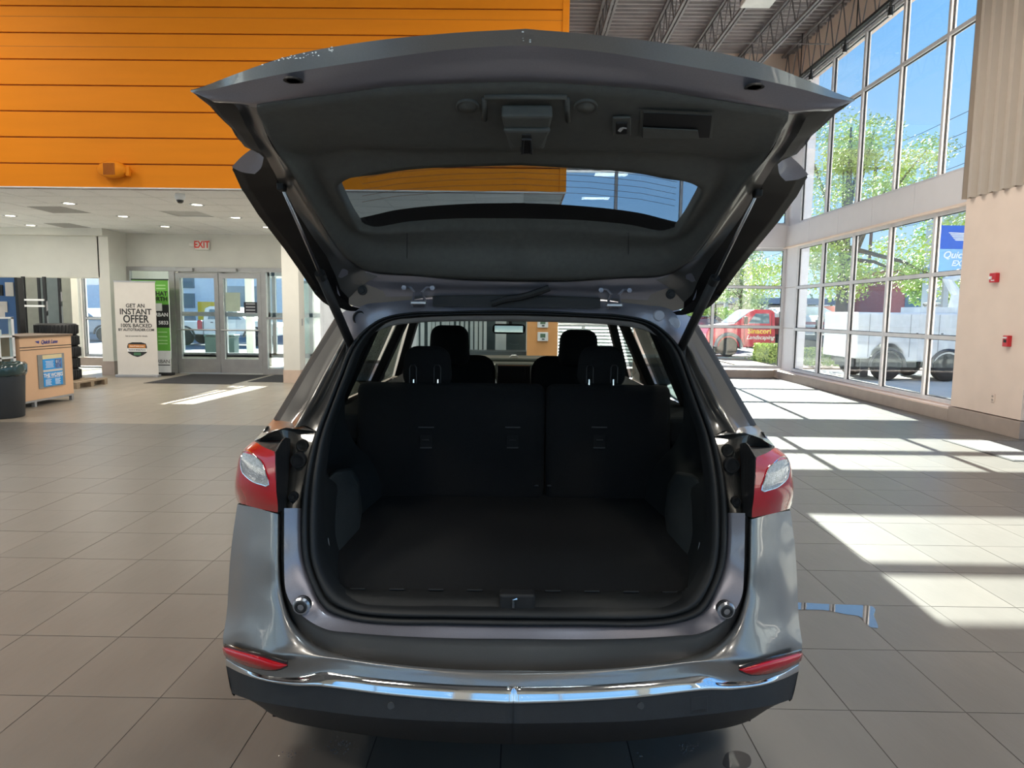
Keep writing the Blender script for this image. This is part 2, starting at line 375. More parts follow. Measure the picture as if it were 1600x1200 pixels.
# ---- roof: corrugated deck, joists
ce = empty('ceiling', label='corrugated metal roof deck with open web joists', cat='ceiling', kind='structure')
b_ = B(); prof = []; y = -8
while y < YC+.4:
    prof += [(y, 8.05), (y+.05, 8.05), (y+.075, 8.12), (y+.165, 8.12)]; y += .19
lo = [b_.verts.new((-16, a, z)) for a, z in prof]; hi = [b_.verts.new((6.9, a, z)) for a, z in prof]
for i in range(len(lo)-1): b_.faces.new((lo[i], lo[i+1], hi[i+1], hi[i]))
obj('roof_deck', b_, DECK, ce, solid=.02)
obj('roof_top', BX((-16, -8, 8.2), (7, YC+.4, 8.3)), DECK, ce); obj('side_roof', BX((6.9, -8, 8.05), (8.9, YN+.1, 8.2)), DECK, ce)
def joist(x, y0=10.6, y1=YC, zb=7.28, zt=7.98, m=JOIST, name='joist'):
    j = obj(name, box(box(box(box(B(), (x-.06, y0, zt-.05), (x-.015, y1, zt)), (x+.015, y0, zt-.05), (x+.06, y1, zt)), (x-.06, y0, zb), (x-.015, y1, zb+.05)), (x+.015, y0, zb), (x+.06, y1, zb+.05)), m, ce)
    w = B(); n = int((y1-y0)/.55); st = (y1-y0)/n
    for i in range(n):
        a = y0+i*st; tube(w, [(x, a, zb+.02), (x, a+st/2, zt-.03), (x, a+st, zb+.02)], .014, 5)
    obj('web', w, m, j)
for x in (1.66, 2.97, 4.11, 5.37): joist(x)
for x in (-2, -5, -8, -11, 1.66, 4.11): joist(x, -8, 10.3)
joist(6.45, 10.3, YC, 7.0, 7.98)
for yy in (12.1, 15.2): obj('bridging', tube(B(), [(.7, yy, 7.35), (6.5, yy, 7.35)], .012, 6), JOIST, ce)
obj('rod', tube(B(), [(.7, 13.4, 7.9), (6.5, 13.4, 7.9)], .012, 6), JOIST, ce)
# fixture under the deck
lf = empty('ceiling_light', (4.05, 12.4, 7.0), label='white rectangular fixture hanging under the roof deck', cat='lamp')
obj('housing', rbox((0, 0, 0), (.52, .42, .10), .015), WHITE, lf); obj('wire', tube(B(), [(-.2, 0, .04), (-.22, 0, .95)], .006, 5), WHITE, lf); obj('wire', tube(B(), [(.1, 0, .04), (-.05, 0, .3), (-.1, 0, .95)], .008, 5), WHITE, lf)
obj('lamp_head', rbox((.12, 0, .12), (.2, .16, .08), .03), WALLP, lf)
for hx, hy in ADDED_BAYS:
    h = empty('added_high_bay', (hx, hy, 6.74), label='high bay panel light added out of frame to brighten the showroom', cat='lamp', group='added high bay lights above the showroom')
    obj('housing', BX((-.64, -.34, 0), (.64, .34, .1)), WHITE, h); obj('cable', tube(B(), [(0, 0, .1), (0, 0, 1.3)], .006, 5), BLACK, h)
# track with spotlights along the right header
tr = empty('track_rail', label='black track rail running above the upper right windows', cat='rail')
obj('rail', BX((6.28, 10.3, 6.98), (6.34, YC-.1, 7.03)), BLACK, tr)
for yy in (11.5, 13.6, 16.2): obj('hanger', tube(B(), [(6.31, yy, 7.02), (6.31, yy, 7.95)], .012, 5), BLACK, tr)
for k, (px, py) in enumerate([(1268, 100), (1321, 60), (1392, 8)]):
    q = at(px, py, 0, 6.31)
    s = empty('spotlight', (6.31, q.y, 6.98), label='black track spotlight ' + ['farthest along the rail', 'midway along the rail', 'nearest the frame top'][k], cat='spotlight', group='spotlights on the track rail')
    obj('bracket', BX((-.012, -.02, -.12), (.012, .02, 0)), BLACK, s)
    obj('lamp_can', lathe(B(), [(.02, .0), (.035, -.015), (.045, -.15), (.038, -.15), (.03, -.08)], (0, 0, -.08), 'Z', 12), BLACK, s); obj('yoke', tube(B(), [(-.06, 0, -.06), (-.06, 0, -.16), (.06, 0, -.16), (.06, 0, -.06), (-.06, 0, -.06)], .007, 5), BLACK, s); obj('bulb', lathe(B(), [(.0, -.17), (.036, -.15), (.03, -.1), (0, -.09)], (0, 0, -.08), 'Z', 10), WHITE, s)
# ---- orange bulkhead
YB, ZB, XB = 10.5, 3.4, .67
wb = empty('wall_bulkhead', label='orange horizontal board bulkhead above the lower ceiling', cat='wall', kind='structure')
obj('backing', BX((-16, YB+.03, ZB), (XB, YB+.2, 9)), mat('dark_orange_joint', (.30, .08, .004), .7), wb)
zs = [ZB] + [at(200, p, 1, YB).z for p in (257.5, 216.5, 175.8, 135, 94.5, 53, 11)]; zs += [zs[-1]+.38*k for k in (1, 2, 3, 4)]
for a, b in zip(zs, zs[1:]):
    obj('plank', BX((-16, YB, a+(0 if a == ZB else .018)), (XB-.10, YB+.05, b)), ORANGE, wb, bevel=.006)
obj('edge_board', BX((XB-.10, YB-.012, ZB), (XB, YB+.06, 9)), ORANGE, wb, bevel=.004)
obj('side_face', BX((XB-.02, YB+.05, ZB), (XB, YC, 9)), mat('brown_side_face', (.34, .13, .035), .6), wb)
for pz in (78, 31):
    pp = at(700, pz, 1, YB); obj('fine_groove', BX((-16, YB-.0015, pp.z), (XB-.1, YB+.001, pp.z+.006)), MATS['dark_orange_joint'], wb)
# speaker on the bulkhead
sp = empty('wall_speaker', at(178, 266, 1, YB-.06), label='orange oval horn speaker on the orange boards', cat='speaker')
b_ = B(); lathe(b_, [(.0, -.10), (.10, -.10), (.125, -.07), (.125, -.0), (.10, .04), (0, .05)], (0, 0, 0), 'Y', 20)
for v in b_.verts: v.co.x *= 1.75
obj('body', b_, ORANGE, sp, smooth=True)
for k in range(9): obj('grille_slot', BX((-.10+k*.02, -.106, -.085), (-.09+k*.02, -.098, .085)), MATS['dark_orange_joint'], sp)
obj('bracket', box(box(B(), (.2, -.06, -.09), (.26, .0, .05)), (.16, 0, -.03), (.24, .06, .03)), ORANGE, sp, bevel=.01)
# ---- lower ceiling (soffit) with tiles, downlights
sc_ = empty('ceiling_soffit', label='white tiled lower ceiling behind the orange boards', cat='ceiling', kind='structure')
obj('grid_backing', BX((-16, YB+.2, ZB+.012), (XB, 18, ZB+.05)), mat('ceiling_grid', (.55, .55, .54), .7), sc_)
obj('front_edge', BX((-16, YB-.01, ZB-.012), (XB, YB+.06, ZB)), WHITE, sc_)
T = .7575; ct = bpy.data.meshes.new('ceiling_tile'); b_ = BX((.010, .010, 0), (T-.010, T-.010, .018)); b_.to_mesh(ct); b_.free(); ct.materials.append(CEILT)
xs0 = at(38, 291, 1, YB).x
bl = {(3, 3), (4, 5)}
for i in range(-9, 11):
    for j in range(0, 9):
        xa = xs0+i*T
        if xa+T > XB+.02: continue
        if (i, j) in {(1, 3)}: continue
        share('ceiling_tile', ct, sc_, (xa, YB+.12+j*T, ZB))
gt = mat('grey_vent_panel', (.36, .35, .34), .7)
q0 = [at(*p, 2, ZB-.004) for p in ((42, 323), (98, 323), (142, 333), (83, 333))]
v1 = obj('vent_panel', poly(B(), q0, (0, 0, .02)), gt, sc_)
q0 = [at(*p, 2, ZB-.004) for p in ((68, 349), (108, 349), (142, 356), (100, 356))]
v2 = obj('vent_panel', poly(B(), q0, (0, 0, .02)), gt, sc_)
ctr = sum((Vector(p) for p in q0), Vector())/4
LAMP = mat('lit_downlight', (1, .96, .88), .5, emit=1.0)
DLN = ['largest, at the left near the orange boards', 'at the far left edge of the photo', 'left of the second grey vent panel', 'small, nearest the left drop edge', 'nearest below the dome camera towards the left', 'midway between dome camera and exit sign', 'small, left of the exit sign', 'right of the dome camera, nearest row', 'right of the dome camera, second row', 'by the raised tailgate, third row', 'above the right entrance door', 'outside the frame on the left']
for k, (px, py) in enumerate([(108, 318), (16, 337), (48, 352), (27, 364), (192, 338), (258, 354), (217, 366), (308, 320), (368, 340), (417, 355), (358, 367), (-60, 350)]):
    q = at(px, py, 2, ZB)
    d = empty('downlight', (q.x, q.y, ZB-.002), label='recessed round downlight in the white tiled ceiling, ' + DLN[k], cat='lamp', group='recessed downlights in the lower ceiling')
    obj('ring', lathe(B(), [(.085, .0), (.125, -.004), (.125, .004), (.085, .006)], (0, 0, 0), 'Z', 20), STEEL, d)
    obj('lens', lathe(B(), [(0, -.001), (.085, -.001)], (0, 0, 0), 'Z', 16), LAMP, d)
dc = empty('dome_camera', at(281, 303, 2, ZB), label='small white dome camera with a black eye on the ceiling', cat='camera')
obj('mount', lathe(B(), [(.075, .0), (.08, -.05), (.07, -.09), (.05, -.1)], (0, 0, 0), 'Z', 16), WHITE, dc, smooth=True)
obj('dome', lathe(B(), [(.058, -.09), (.05, -.125), (.03, -.145), (0, -.15)], (0, 0, 0), 'Z', 16), BLACKG, dc, smooth=True)
gm_ = bpy.data.meshes.new('grid_bar'); b_ = BX((-.010, 0, -.004), (.010, 7.4, .004)); b_.to_mesh(gm_); b_.free(); gm_.materials.append(WHITE)
gn_ = bpy.data.meshes.new('grid_bar'); b_ = BX((-16, -.010, -.004), (XB, .010, .004)); b_.to_mesh(gn_); b_.free(); gn_.materials.append(WHITE)
for i in range(-9, 11):
    if xs0+i*T < XB and xs0+i*T > -16: share('grid_bar', gm_, sc_, (xs0+i*T, YB+.1, ZB))
for j in range(0, 10): share('grid_bar', gn_, sc_, (0, YB+.12+j*T, ZB+.0005))
# ---- left walls and entrance
YD = 16.75; YL = 16.0
wl = empty('wall_left', label='cream wall with a low opening behind the counter at left', cat='wall', kind='structure')
obj('lintel', BX((-16, YL, 2.29), (-9.85, YL+.5, 3.4)), WALLW, wl)
obj('corner_pier', BX((-9.88, YL, 0), (-9.62, YD+.1, 3.4)), WALLW, wl)
obj('base_course', BX((-9.9, YL-.02, 0), (-9.6, YD-.02, .33)), BASE, wl)
obj('drop_edge', BX((-16, YL-.25, 3.24), (-9.6, YL, 3.4)), WALLW, wl)
obj('inner_back_wall', BX((-16, 19.2, 0), (-12.6, 19.4, 3.4)), mat('grey_green_wall', (.20, .21, .19), .8), wl)
obj('inner_back_wall', BX((-12.7, 18.6, 0), (-12.2, 18.8, 3.4)), MATS['grey_green_wall'], wl)
obj('side_wall', BX((-16.2, -8, 4.2), (-16, 19.4, 9)), WALLW, wl); obj('side_wall', BX((-16.2, 15.5, 0), (-16, 19.4, 4.2)), WALLW, wl)
glazing('window_8', 'X', -8, 15.5, [.1, 2.1, 4.15], [-5, -2, 1, 4, 7, 10, 13], 'shop windows of the left side, outside the frame', -16.05)
obj('low_sill', BX((-12.6, 18.5, 0), (-9.6, 18.75, .22)), BASE, wl); obj('window_reveal', BX((-12.2, 18.5, .22), (-12.02, 18.9, 3.4)), WALLW, wl)
glazing('window_6', 'Y', -11.98, -9.9, [.27, 1.3, 3.0], [-10.9], 'narrow window at the back left beyond the tire stack', 18.7, 'Y', m=ALU)
wd = empty('wall_entrance', label='cream wall above the glass entrance doors', cat='wall', kind='structure')
obj('over_door', BX((-9.7, YD, 2.58), (-5.5, YD+.2, 3.4)), WALLW, wd)
obj('pier', BX((-9.75, YD, 0), (-9.62, YD+.2, 2.6)), WALLW, wd)
obj('right_wall', BX((-4.2, YD, 0), (XB, YD+.2, 3.4)), WALLW, wd)
obj('over_side_door', BX((-5.5, YD, 2.62), (-4.2, YD+.2, 3.4)), WALLW, wd)
colm = empty('column', (-4.96, 14.95, 0), label='square cream column right of the entrance doors', cat='column', kind='structure')
obj('shaft', BX((-.19, -.17, .26), (.17, .2, 3.4)), WALLW, colm); obj('base_course', BX((-.20, -.18, 0), (.18, .21, .28)), mat('tan_base', (.55, .42, .33), .6), colm)
obj('switch', BX((.172, 0, 1.25), (.18, .05, 1.4)), STEEL, colm)
# entrance glazing: fixed pane, two doors, side light
FRM = mat('aluminium_door_frame', (.36, .35, .34), .42, .5)
dw = empty('door_1', label='aluminium framed glass double entrance doors with side lights', cat='door', kind='structure')
def bar(a, b, par=dw, nm='frame', m=FRM): return obj(nm, BX(a, b), m, par, bevel=.004)
XA, XD1, XDM, XD2, XE = -9.62, -8.45, -7.38, -6.33, -5.6
bar((XA, YD-.06, 2.50), (XE, YD+.06, 2.60)); bar((XA, YD-.06, .0), (XA+.07, YD+.06, 2.5)); bar((XD1-.14, YD-.06, 0), (XD1, YD+.06, 2.5)); bar((XD2, YD-.06, 0), (XD2+.12, YD+.06, 2.5)); bar((XE-.06, YD-.06, 0), (XE, YD+.06, 2.5))
bar((XA, YD-.05, 0), (XD1-.14, YD+.05, .12)); bar((XD2+.1, YD-.05, 0), (XE, YD+.05, .14)); bar((XD2+.1, YD-.04, 1.35), (XE, YD+.04, 1.41), nm='mid_rail')
obj('pane', BX((XA+.07, YD, .12), (XD1-.14, YD+.01, 2.5)), WINGLASS, dw); obj('pane', BX((XD2+.12, YD, .14), (XE-.06, YD+.01, 2.5)), WINGLASS, dw)
for a, b in ((XD1+.01, XDM-.01), (XDM+.01, XD2-.01)):
    f = B()
    for p in (((a, 0.02), (a+.10, 2.46)), ((b-.10, .02), (b, 2.46)), ((a+.1, .02), (b-.1, .36)), ((a+.1, 2.34), (b-.1, 2.46))): box(f, (p[0][0], YD-.04, p[0][1]), (p[1][0], YD+.04, p[1][1]))
    d = obj('door_leaf', f, FRM, dw); obj('pane', BX((a+.10, YD, .36), (b-.10, YD+.01, 2.34)), WINGLASS, d)
    obj('push_bar', tube(B(), [(a+.05, YD-.1, 1.08), (b-.05, YD-.1, 1.08)], .018), ALU, d)
    obj('closer', rbox(((a+b)/2-.25, YD-.10, 2.53), (.42, .10, .09), .01), FRM, d)
pl = empty('notice', label='pale green notice taped to the right entrance door', cat='notice'); 
def notice(o, px, py, px2, py2, m, Y=YD-.03, t=.006):
    a, b = at(px, py, 1, Y), at(px2, py2, 1, Y); o.location = ((a.x+b.x)/2, Y, (a.z+b.z)/2)
    w, h = abs(b.x-a.x)/2, abs(a.z-b.z)/2; obj('sheet', BX((-w, -t, -h), (w, 0, h)), m, o); return w, h
notice(pl, 352, 457, 376, 487, mat('pale_green_paper', (.42, .50, .40), .8))
n2 = empty('notice', label='black notice with white lines on the right entrance door', cat='notice')
w, h = notice(n2, 381, 472, 402, 489, mat('black_paper', (.015, .015, .022), .6))
for k in range(4): obj('text_line', BX((-w*.7, -.008, h*.55-k*.075), (w*.7, -.006, h*.55-k*.075+.03)), mat('grey_print', (.4, .4, .42), .6), n2)
# vestibule outer frame + deep canopy added to block sun from the doors
vs_ = empty('door_2', label='outer vestibule frame of glass and aluminium beyond the entrance doors', cat='door', kind='structure')
YV = 19.3
for xx in (-9.6, -8.35, -7.1, -6.95, -5.9): obj('frame', BX((xx-.05, YV-.05, .3), (xx+.05, YV+.05, 2.7)), ALU, vs_)
for zz in (.3, 1.45, 2.6): obj('frame', BX((-9.6, YV-.05, zz-.06), (-5.3, YV+.05, zz+.06)), ALU, vs_)
obj('kerb_wall', BX((-9.6, YV-.05, 0), (-7.05, YV+.1, .3)), WALLW, vs_)
obj('side_wall', BX((-9.75, YD+.2, 0), (-9.62, YV, 2.7)), WALLW, vs_)
obj('canopy', BX((-9.8, YD+.2, 2.72), (-5.55, 24.5, 2.95)), WALLW, vs_)
obj('canopy_post', BX((-9.75, 24.2, -.2), (-9.5, 24.4, 2.7)), WALLW, vs_)
obj('vestibule_floor', BX((-9.8, 18.0, -.2), (-5.3, YV+.1, -.001)), FT[0], vs_)
obj('pane', BX((-9.6, YV, .3), (-5.9, YV+.01, 2.6)), WINGLASS, vs_)
# white side door behind the column
d3 = empty('door_3', label='white glazed side door behind the cream column', cat='door', kind='structure')
WD = mat('white_door', (.74, .76, .80), .5)
for a in (-5.5, -4.9, -4.27): obj('stile', BX((a, YD-.03, 0), (a+.07, YD+.05, 2.6)), WD, d3)
for z in (0, 2.5): obj('rail', BX((-5.5, YD-.03, z), (-4.2, YD+.05, z+.12)), WD, d3)
obj('pane', BX((-5.43, YD, .12), (-4.27, YD+.01, 2.5)), WINGLASS, d3); obj('handle', BX((-4.85, YD-.1, 2.15), (-4.6, YD-.03, 2.2)), STEEL, d3)
obj('panel', BX((-4.9, YD-.02, .1), (-4.2, YD+.0, 2.5)), WD, d3)
# back wall behind the camera
wk = empty('wall_back', label='showroom wall behind the camera, outside the frame', cat='wall', kind='structure')
obj('upper', BX((-16, -8.2, 5.2), (8.9, -8, 9)), WALLW, wk); obj('lower', BX((-16, -8.2, 0), (8.9, -8, .3)), BASE, wk)
for xx in (-16, -9, -2, 5): obj('pier', BX((xx, -8.2, .3), (xx+.7, -8, 5.2)), WALLW, wk)
glazing('window_7', 'Y', -15.3, 8.6, [.35, 2.6, 5.15], [-12, -8.6, -5.2, -1.65, 2, 5.4], 'shop windows behind the camera, outside the frame', -8.1, 'Y', m=ALU)
# ================================================================== CAR (tailgate open)
car = empty('suv', (CARX, 0, 0), CARA, 'dark grey metallic suv with raised tailgate parked on the tiled floor', 'car')
def ch(name, bm, m, par=None, **k): return obj(name, bm, m, par or car, **k)
# --- rear bumper, painted upper part
TOPC = [(807,1073,1.85),(700,1069,1.86),(600,1061,1.88),(540,1054,1.90),(505,1050,1.915),(470,1057,1.93),(423,1056,1.965),(377,1043,2.03),(353,1029,2.1)]
OUT = TOPC + [(350,1012,2.10),(348,1000,2.11),(352,975,2.15),(355,950,2.18),(357,915,2.2),(361,860,2.22),(366,820,2.23),(371,788,2.24)]
MID = [(807,1060,1.86),(700,1055,1.87),(600,1046,1.89),(520,1033,1.915),(480,1028,1.925),(440,1022,1.945),(405,1014,1.985),(392,990,2.02),(390,960,2.05),(390,920,2.075),(393,870,2.095),(398,830,2.11),(402,794,2.12)]
INN = [(807,1052,1.87),(703,1047,1.88),(600,1037,1.90),(545,1029,1.92),(503,1019,1.94),(470,998,1.965),(450,970,1.985),(442,945,2.0),(436,915,2.02),(433,880,2.03),(433,840,2.045),(433,803,2.06)]
DEEP = [(807,1050,1.96),(703,1045,1.965),(600,1034,1.975),(545,1025,1.985),(507,1014,2.0),(476,993,2.02),(455,965,2.04),(446,940,2.055),(440,912,2.07),(438,880,2.08),(438,840,2.09),(438,803,2.10)]
from mathutils.bvhtree import BVHTree
def bvh(o): 
    me = o.data; return BVHTree.FromPolygons([v.co.copy() for v in me.vertices], [tuple(p.vertices) for p in me.polygons])
OL = CRI @ (CP - Vector((CARX, 0, 0)))
def onm(tree, px, py, d=.003, v=2.0):
    dr_ = (CRI @ ray(px, py)).normalized(); h = tree.ray_cast(OL, dr_)
    return (h[0] if h[0] else cp(px, py, v)) - dr_*d
def pair(rowa, rowb, **k): return sheet([L(*rowa), L(*rowb)], **k)
ch('rear_bumper', sheet([L(*DEEP), L(*INN), L(*MID), L(*OUT)], 60, 16), PAINT, smooth=True)
for s in (1, -1):
    sd_ = L(*OUT[8:]); wr_ = [Vector((-.928, 2.34, p.z)) for p in sd_]; k_ = [sd_, [a.lerp(b, .5)+Vector((-.004, 0, 0)) for a, b in zip(sd_, wr_)], wr_]
    ch('bumper_side', sheet([r if s == 1 else mir(r) for r in k_], 20, 6, mirror=False, snap=False), PAINT, smooth=True)
    cl3 = L((353,1040,2.108), (362,1083,2.1), (366,1088,2.12)); wr_ = [Vector((-.915, 2.54, z_)) for z_ in (.47, .37, .34)]
    ch('cladding_side', sheet([r if s == 1 else mir(r) for r in (cl3, wr_)], 6, 6, mirror=False, snap=False), CLAD)
# ledge under the opening and the recess where the tailgate closes
WS = [(806,975,1.99),(700,973,1.99),(587,971,2.0),(545,964,2.01),(507,948,2.02),(489,915,2.04),(475,873,2.07),(472,835,2.09),(472,794,2.12)]
LED = [(807,998,1.935),(700,997,1.935),(591,992,1.94),(545,988,1.95),(512,984,1.955),(480,968,1.975),(458,948,1.99),(447,925,2.0),(444,880,2.03),(444,835,2.045),(444,794,2.07)]
ch('loading_ledge', sheet([L(*[(a, b, c+.03) for a, b, c in WS]), L(*WS), L(*LED)], 60, 9), PAINTIN, smooth=True)
REC1 = [(a + (0 if a > 450 else 0), b+1, c+.012) for a, b, c in LED]
ch('recess_panel', sheet([L(*LED), L(*REC1), L(*DEEP)], 60, 7, linv=True), PAINT, smooth=True)
# chrome strip
BOTC = [(807,1100,1.828),(700,1094,1.838),(600,1085,1.858),(540,1077,1.878),(500,1072,1.893),(460,1071,1.92),(414,1064,1.96),(377,1052,2.03),(353,1040,2.1)]
MIDC = [(a, (b+BOTC[i][1])/2-2, (c+BOTC[i][2])/2-.0015) for i, (a, b, c) in enumerate(TOPC)]
MIDD = [(BOTC[i][0], b*.3+BOTC[i][1]*.7, (c*.3+BOTC[i][2]*.7)-.002) for i, (a, b, c) in enumerate(TOPC)]
CHB = [(a, b, c+.01) for a, b, c in BOTC]; CHT = [(a, b, c+.01) for a, b, c in TOPC]
ch('chrome_strip', sheet([L(*CHT), L(*TOPC), L(*MIDC), L(*MIDD), L(*BOTC), L(*CHB)], 60, 14), CHROME, smooth=True)
# lower cladding
CR1 = [(807,1131,1.82),(600,1122,1.85),(480,1108,1.9),(410,1097,1.96),(380,1090,2.03),(362,1083,2.1)]
BT = [(807,1166,1.87),(650,1160,1.885),(500,1143,1.93),(430,1127,1.99),(390,1108,2.05),(366,1088,2.12)]
bt = L(*BT); und = [Vector((p.x*.97, p.y+.25, p.z-.02)) for p in bt]
CLT = [(a, b, c+.008) for a, b, c in BOTC]
clo = ch('bumper_cladding', sheet([L(*CLT), L(*CR1)], 50, 6, linv=True), CLAD, smooth=True)
CLT_ = bvh(clo)
cl = ch('lower_valance', sheet([L(*CR1), L(*[(a, b, c+.004) for a, b, c in CR1]), bt, und], 50, 4, linv=True), CLAD, smooth=True)
for sx_ in (611, 1001):
    p = onm(CLT_, sx_, 1103, .001)
    b_ = B(); lathe(b_, [(.0085, -.0015), (.0105, -.0015), (.0105, .012), (.0085, .012)], p, 'Y', 20); se = ch('parking_sensor', b_, mat('sensor_ring', (.07, .075, .08), .4)); ch('sensor_face', lathe(B(), [(0, -.001), (.0085, -.001)], p, 'Y', 16), CLAD, se)
tw = ch('tow_cover', poly(B(), [onm(CLT_, *q_, .0015) for q_ in ((1079,1090),(1106,1087),(1106,1112),(1079,1116))], (0, .02, 0)), CLAD, bevel=.002)
ch('cover_slot', poly(B(), [onm(CLT_, *q_, .003) for q_ in ((1082,1111),(1103,1108),(1103,1112),(1082,1115))], (0, .01, 0)), BLACK, tw)
# reflectors
for s in (1, -1):
    top = L((354,1006,2.085),(375,1012,2.03),(410,1021,1.965),(452,1033,1.93)); bot = L((357,1017,2.085),(385,1031,2.02),(420,1039,1.96),(440,1039,1.935),(452,1034,1.93))
    if s < 0: top, bot = mir(top), mir(bot)
    ch('bumper_reflector', sheet([[p - Vector((0, .022, 0)) for p in r] for r in (top, bot)], 16, 3, mirror=False, snap=False), REDL, solid=.01, smooth=True)
    ch('reflector_surround', sheet([[p + Vector((0, -.017, dz)) for p in r] for r, dz in ((top, .008), (bot, -.007))], 16, 3, mirror=False, snap=False), BLACKG, solid=.006)
# --- weatherstrip of the opening
def ringpath(P): 
    h = L(*P); 
    for q in (h[0], h[-1]): q.x = 0
    return h + mir(h[1:-1])[::-1]
WSO = [(806,484,2.46),(700,486,2.46),(640,488,2.45),(597,497,2.445),(567,517,2.42),(548,540,2.39),(530,583,2.34),(512,628,2.28),(495,672,2.23),(482,720,2.18),(474,765,2.14),(472,794,2.12),(472,835,2.09),(475,873,2.07),(489,915,2.04),(507,948,2.02),(545,964,2.01),(587,971,2.0),(700,973,1.99),(806,975,1.99)]
WSI = [(806,492,2.47),(700,493,2.47),(640,496,2.46),(602,504,2.455),(578,522,2.43),(562,545,2.40),(545,588,2.35),(528,633,2.29),(512,680,2.24),(503,730,2.19),(498,775,2.15),(497,800,2.13),(497,840,2.10),(500,873,2.08),(512,905,2.05),(530,930,2.03),(560,944,2.02),(600,949,2.01),(700,952,2.0),(806,953,2.0)]
wo_, wi_ = cr(ringpath(WSO), 160, closed=True), cr(ringpath(WSI), 160, closed=True)
def lerp_ring(t, dy): return [a.lerp(b, t) + Vector((0, dy, 0)) for a, b in zip(wo_, wi_)]
def ringsheet(rings, bm=None):
    bm = bm or B(); grid(bm, [r + [r[0]] for r in rings]); bmesh.ops.remove_doubles(bm, verts=bm.verts, dist=.0003); return bm
ws = ch('weatherstrip', ringsheet([lerp_ring(0, .02), lerp_ring(0, -.004), lerp_ring(.12, -.022), lerp_ring(.32, -.024), lerp_ring(.42, -.006), lerp_ring(.46, .004), lerp_ring(.52, -.004), lerp_ring(.62, -.02), lerp_ring(.85, -.016), lerp_ring(1, .0), lerp_ring(1.08, .05)]), RUBBER, smooth=True)
# --- interior tunnel: trims from opening to the seat back
I0 = [(545,588,2.39),(528,633,2.33),(512,680,2.28),(503,730,2.23),(498,775,2.19),(497,800,2.17),(497,840,2.14),(500,873,2.12),(512,905,2.09),(530,930,2.07)]
ring_in = lerp_ring(1.08, .05)
side = L(*I0)
sidefar = [Vector((-.70, 2.80, 1.24)), Vector((-.70, 2.80, 1.12)), Vector((-.66, 2.80, 1.02)), Vector((-.60, 2.8, .96)), Vector((-.555, 2.8, .88)), Vector((-.545, 2.8, .81)), Vector((-.545, 2.8, .76))]
sidemid = [Vector((p.x*1.02+.0, 2.45, p.z)) for p in side]
for s in (1, -1):
    near, far = (side, sidefar) if s == 1 else (mir(side), mir(sidefar))
    mid = [Vector((s*-1*(.72 if z > .98 else .64-.06*(.98-z)), 2.5, z)) for z in (1.22, 1.1, 1.0, .95, .88, .8, .70)]
    st = ch('cargo_side_trim', sheet([near, mid, far], 24, 12, mirror=False, snap=False, linv=False), SIDET, smooth=True)
    # storage hollow edge and raised wheelhouse panel
    pts = [Vector((s*-.668, 2.30, 1.02)), Vector((s*-.645, 2.40, 1.04)), Vector((s*-.63, 2.55, 1.0)), Vector((s*-.63, 2.6, .86)), Vector((s*-.635, 2.5, .76)), Vector((s*-.66, 2.32, .74))]
    wp__ = L((511,748,2.36),(524,738,2.40),(550,734,2.50),(562,756,2.56),(566,800,2.56),(560,842,2.50),(552,880,2.40),(530,876,2.34),(514,858,2.31),(510,810,2.32)); wp__ = wp__ if s == 1 else mir(wp__)
    ch('wheelhouse_panel', poly(B(), wp__, (s*-.015, .06, 0)), mat('grained_grey_panel', (.028, .032, .032), .6, bump=.4, bs=400), st, bevel=.012)
    ch('tie_down_hook', tube(B(), [(s*-.655, 2.25, .80), (s*-.635, 2.25, .80), (s*-.63, 2.25, .765), (s*-.65, 2.25, .75)], .005, 6), STEEL, st)
    ch('pocket_edge', tube(B(), [(s*-.67, 2.26, 1.09), (s*-.668, 2.24, 1.0), (s*-.672, 2.24, .93)], .006, 6), RUBBER, st)
    # d pillar inner trim: from weatherstrip to the quarter window
    dn = L((602,504,2.49),(578,522,2.465),(562,545,2.435),(545,588,2.385),(530,628,2.33)); df = [Vector((-.60, 2.75, 1.545)), Vector((-.655, 2.72, 1.50)), Vector((-.69, 2.7, 1.42)), Vector((-.715, 2.68, 1.30)), Vector((-.73, 2.66, 1.2))]
    if s < 0: dn, df = mir(dn), mir(df)
    ch('rear_pillar_trim', sheet([dn, df], 14, 4, mirror=False, snap=False), SIDET, smooth=True)
# cargo floor, sill trim with latch striker
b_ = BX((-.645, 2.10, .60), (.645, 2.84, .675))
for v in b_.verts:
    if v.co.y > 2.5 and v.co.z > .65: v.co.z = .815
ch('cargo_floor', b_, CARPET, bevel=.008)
for xx in (-.22, .22): pass
sl = ch('sill_trim', sheet([[Vector((0, 2.0+.0, .655)), Vector((-.4, 2.005, .655)), Vector((-.56, 2.03, .67)), Vector((-.62, 2.07, .71))], [Vector((0, 2.04, .682)), Vector((-.4, 2.045, .682)), Vector((-.55, 2.07, .70)), Vector((-.60, 2.1, .73))], [Vector((0, 2.11, .684)), Vector((-.4, 2.11, .684)), Vector((-.55, 2.12, .69)), Vector((-.6, 2.13, .72))]], 30, 6), mat('sill_plastic', (.010, .0105, .0105), .5, bump=.3, bs=700), smooth=True)
sp_ = cp(808, 940, 2.02)
ch('latch_pocket', rbox((sp_.x, 2.035, sp_.z-.004), (.11, .05, .06), .008), BLACK, sl); ch('latch_striker', tube(B(), [(sp_.x-.012, 2.005, sp_.z-.012), (sp_.x-.012, 2.0, sp_.z+.014), (sp_.x+.0, 2.0, sp_.z+.018)], .004, 6), CHROME, sl)
for k in range(9):
    if k != 4: ch('floor_clip', rbox((-.5+k*.125, 2.10, .688), (.05, .008, .006), .002), RUBBER, sl)
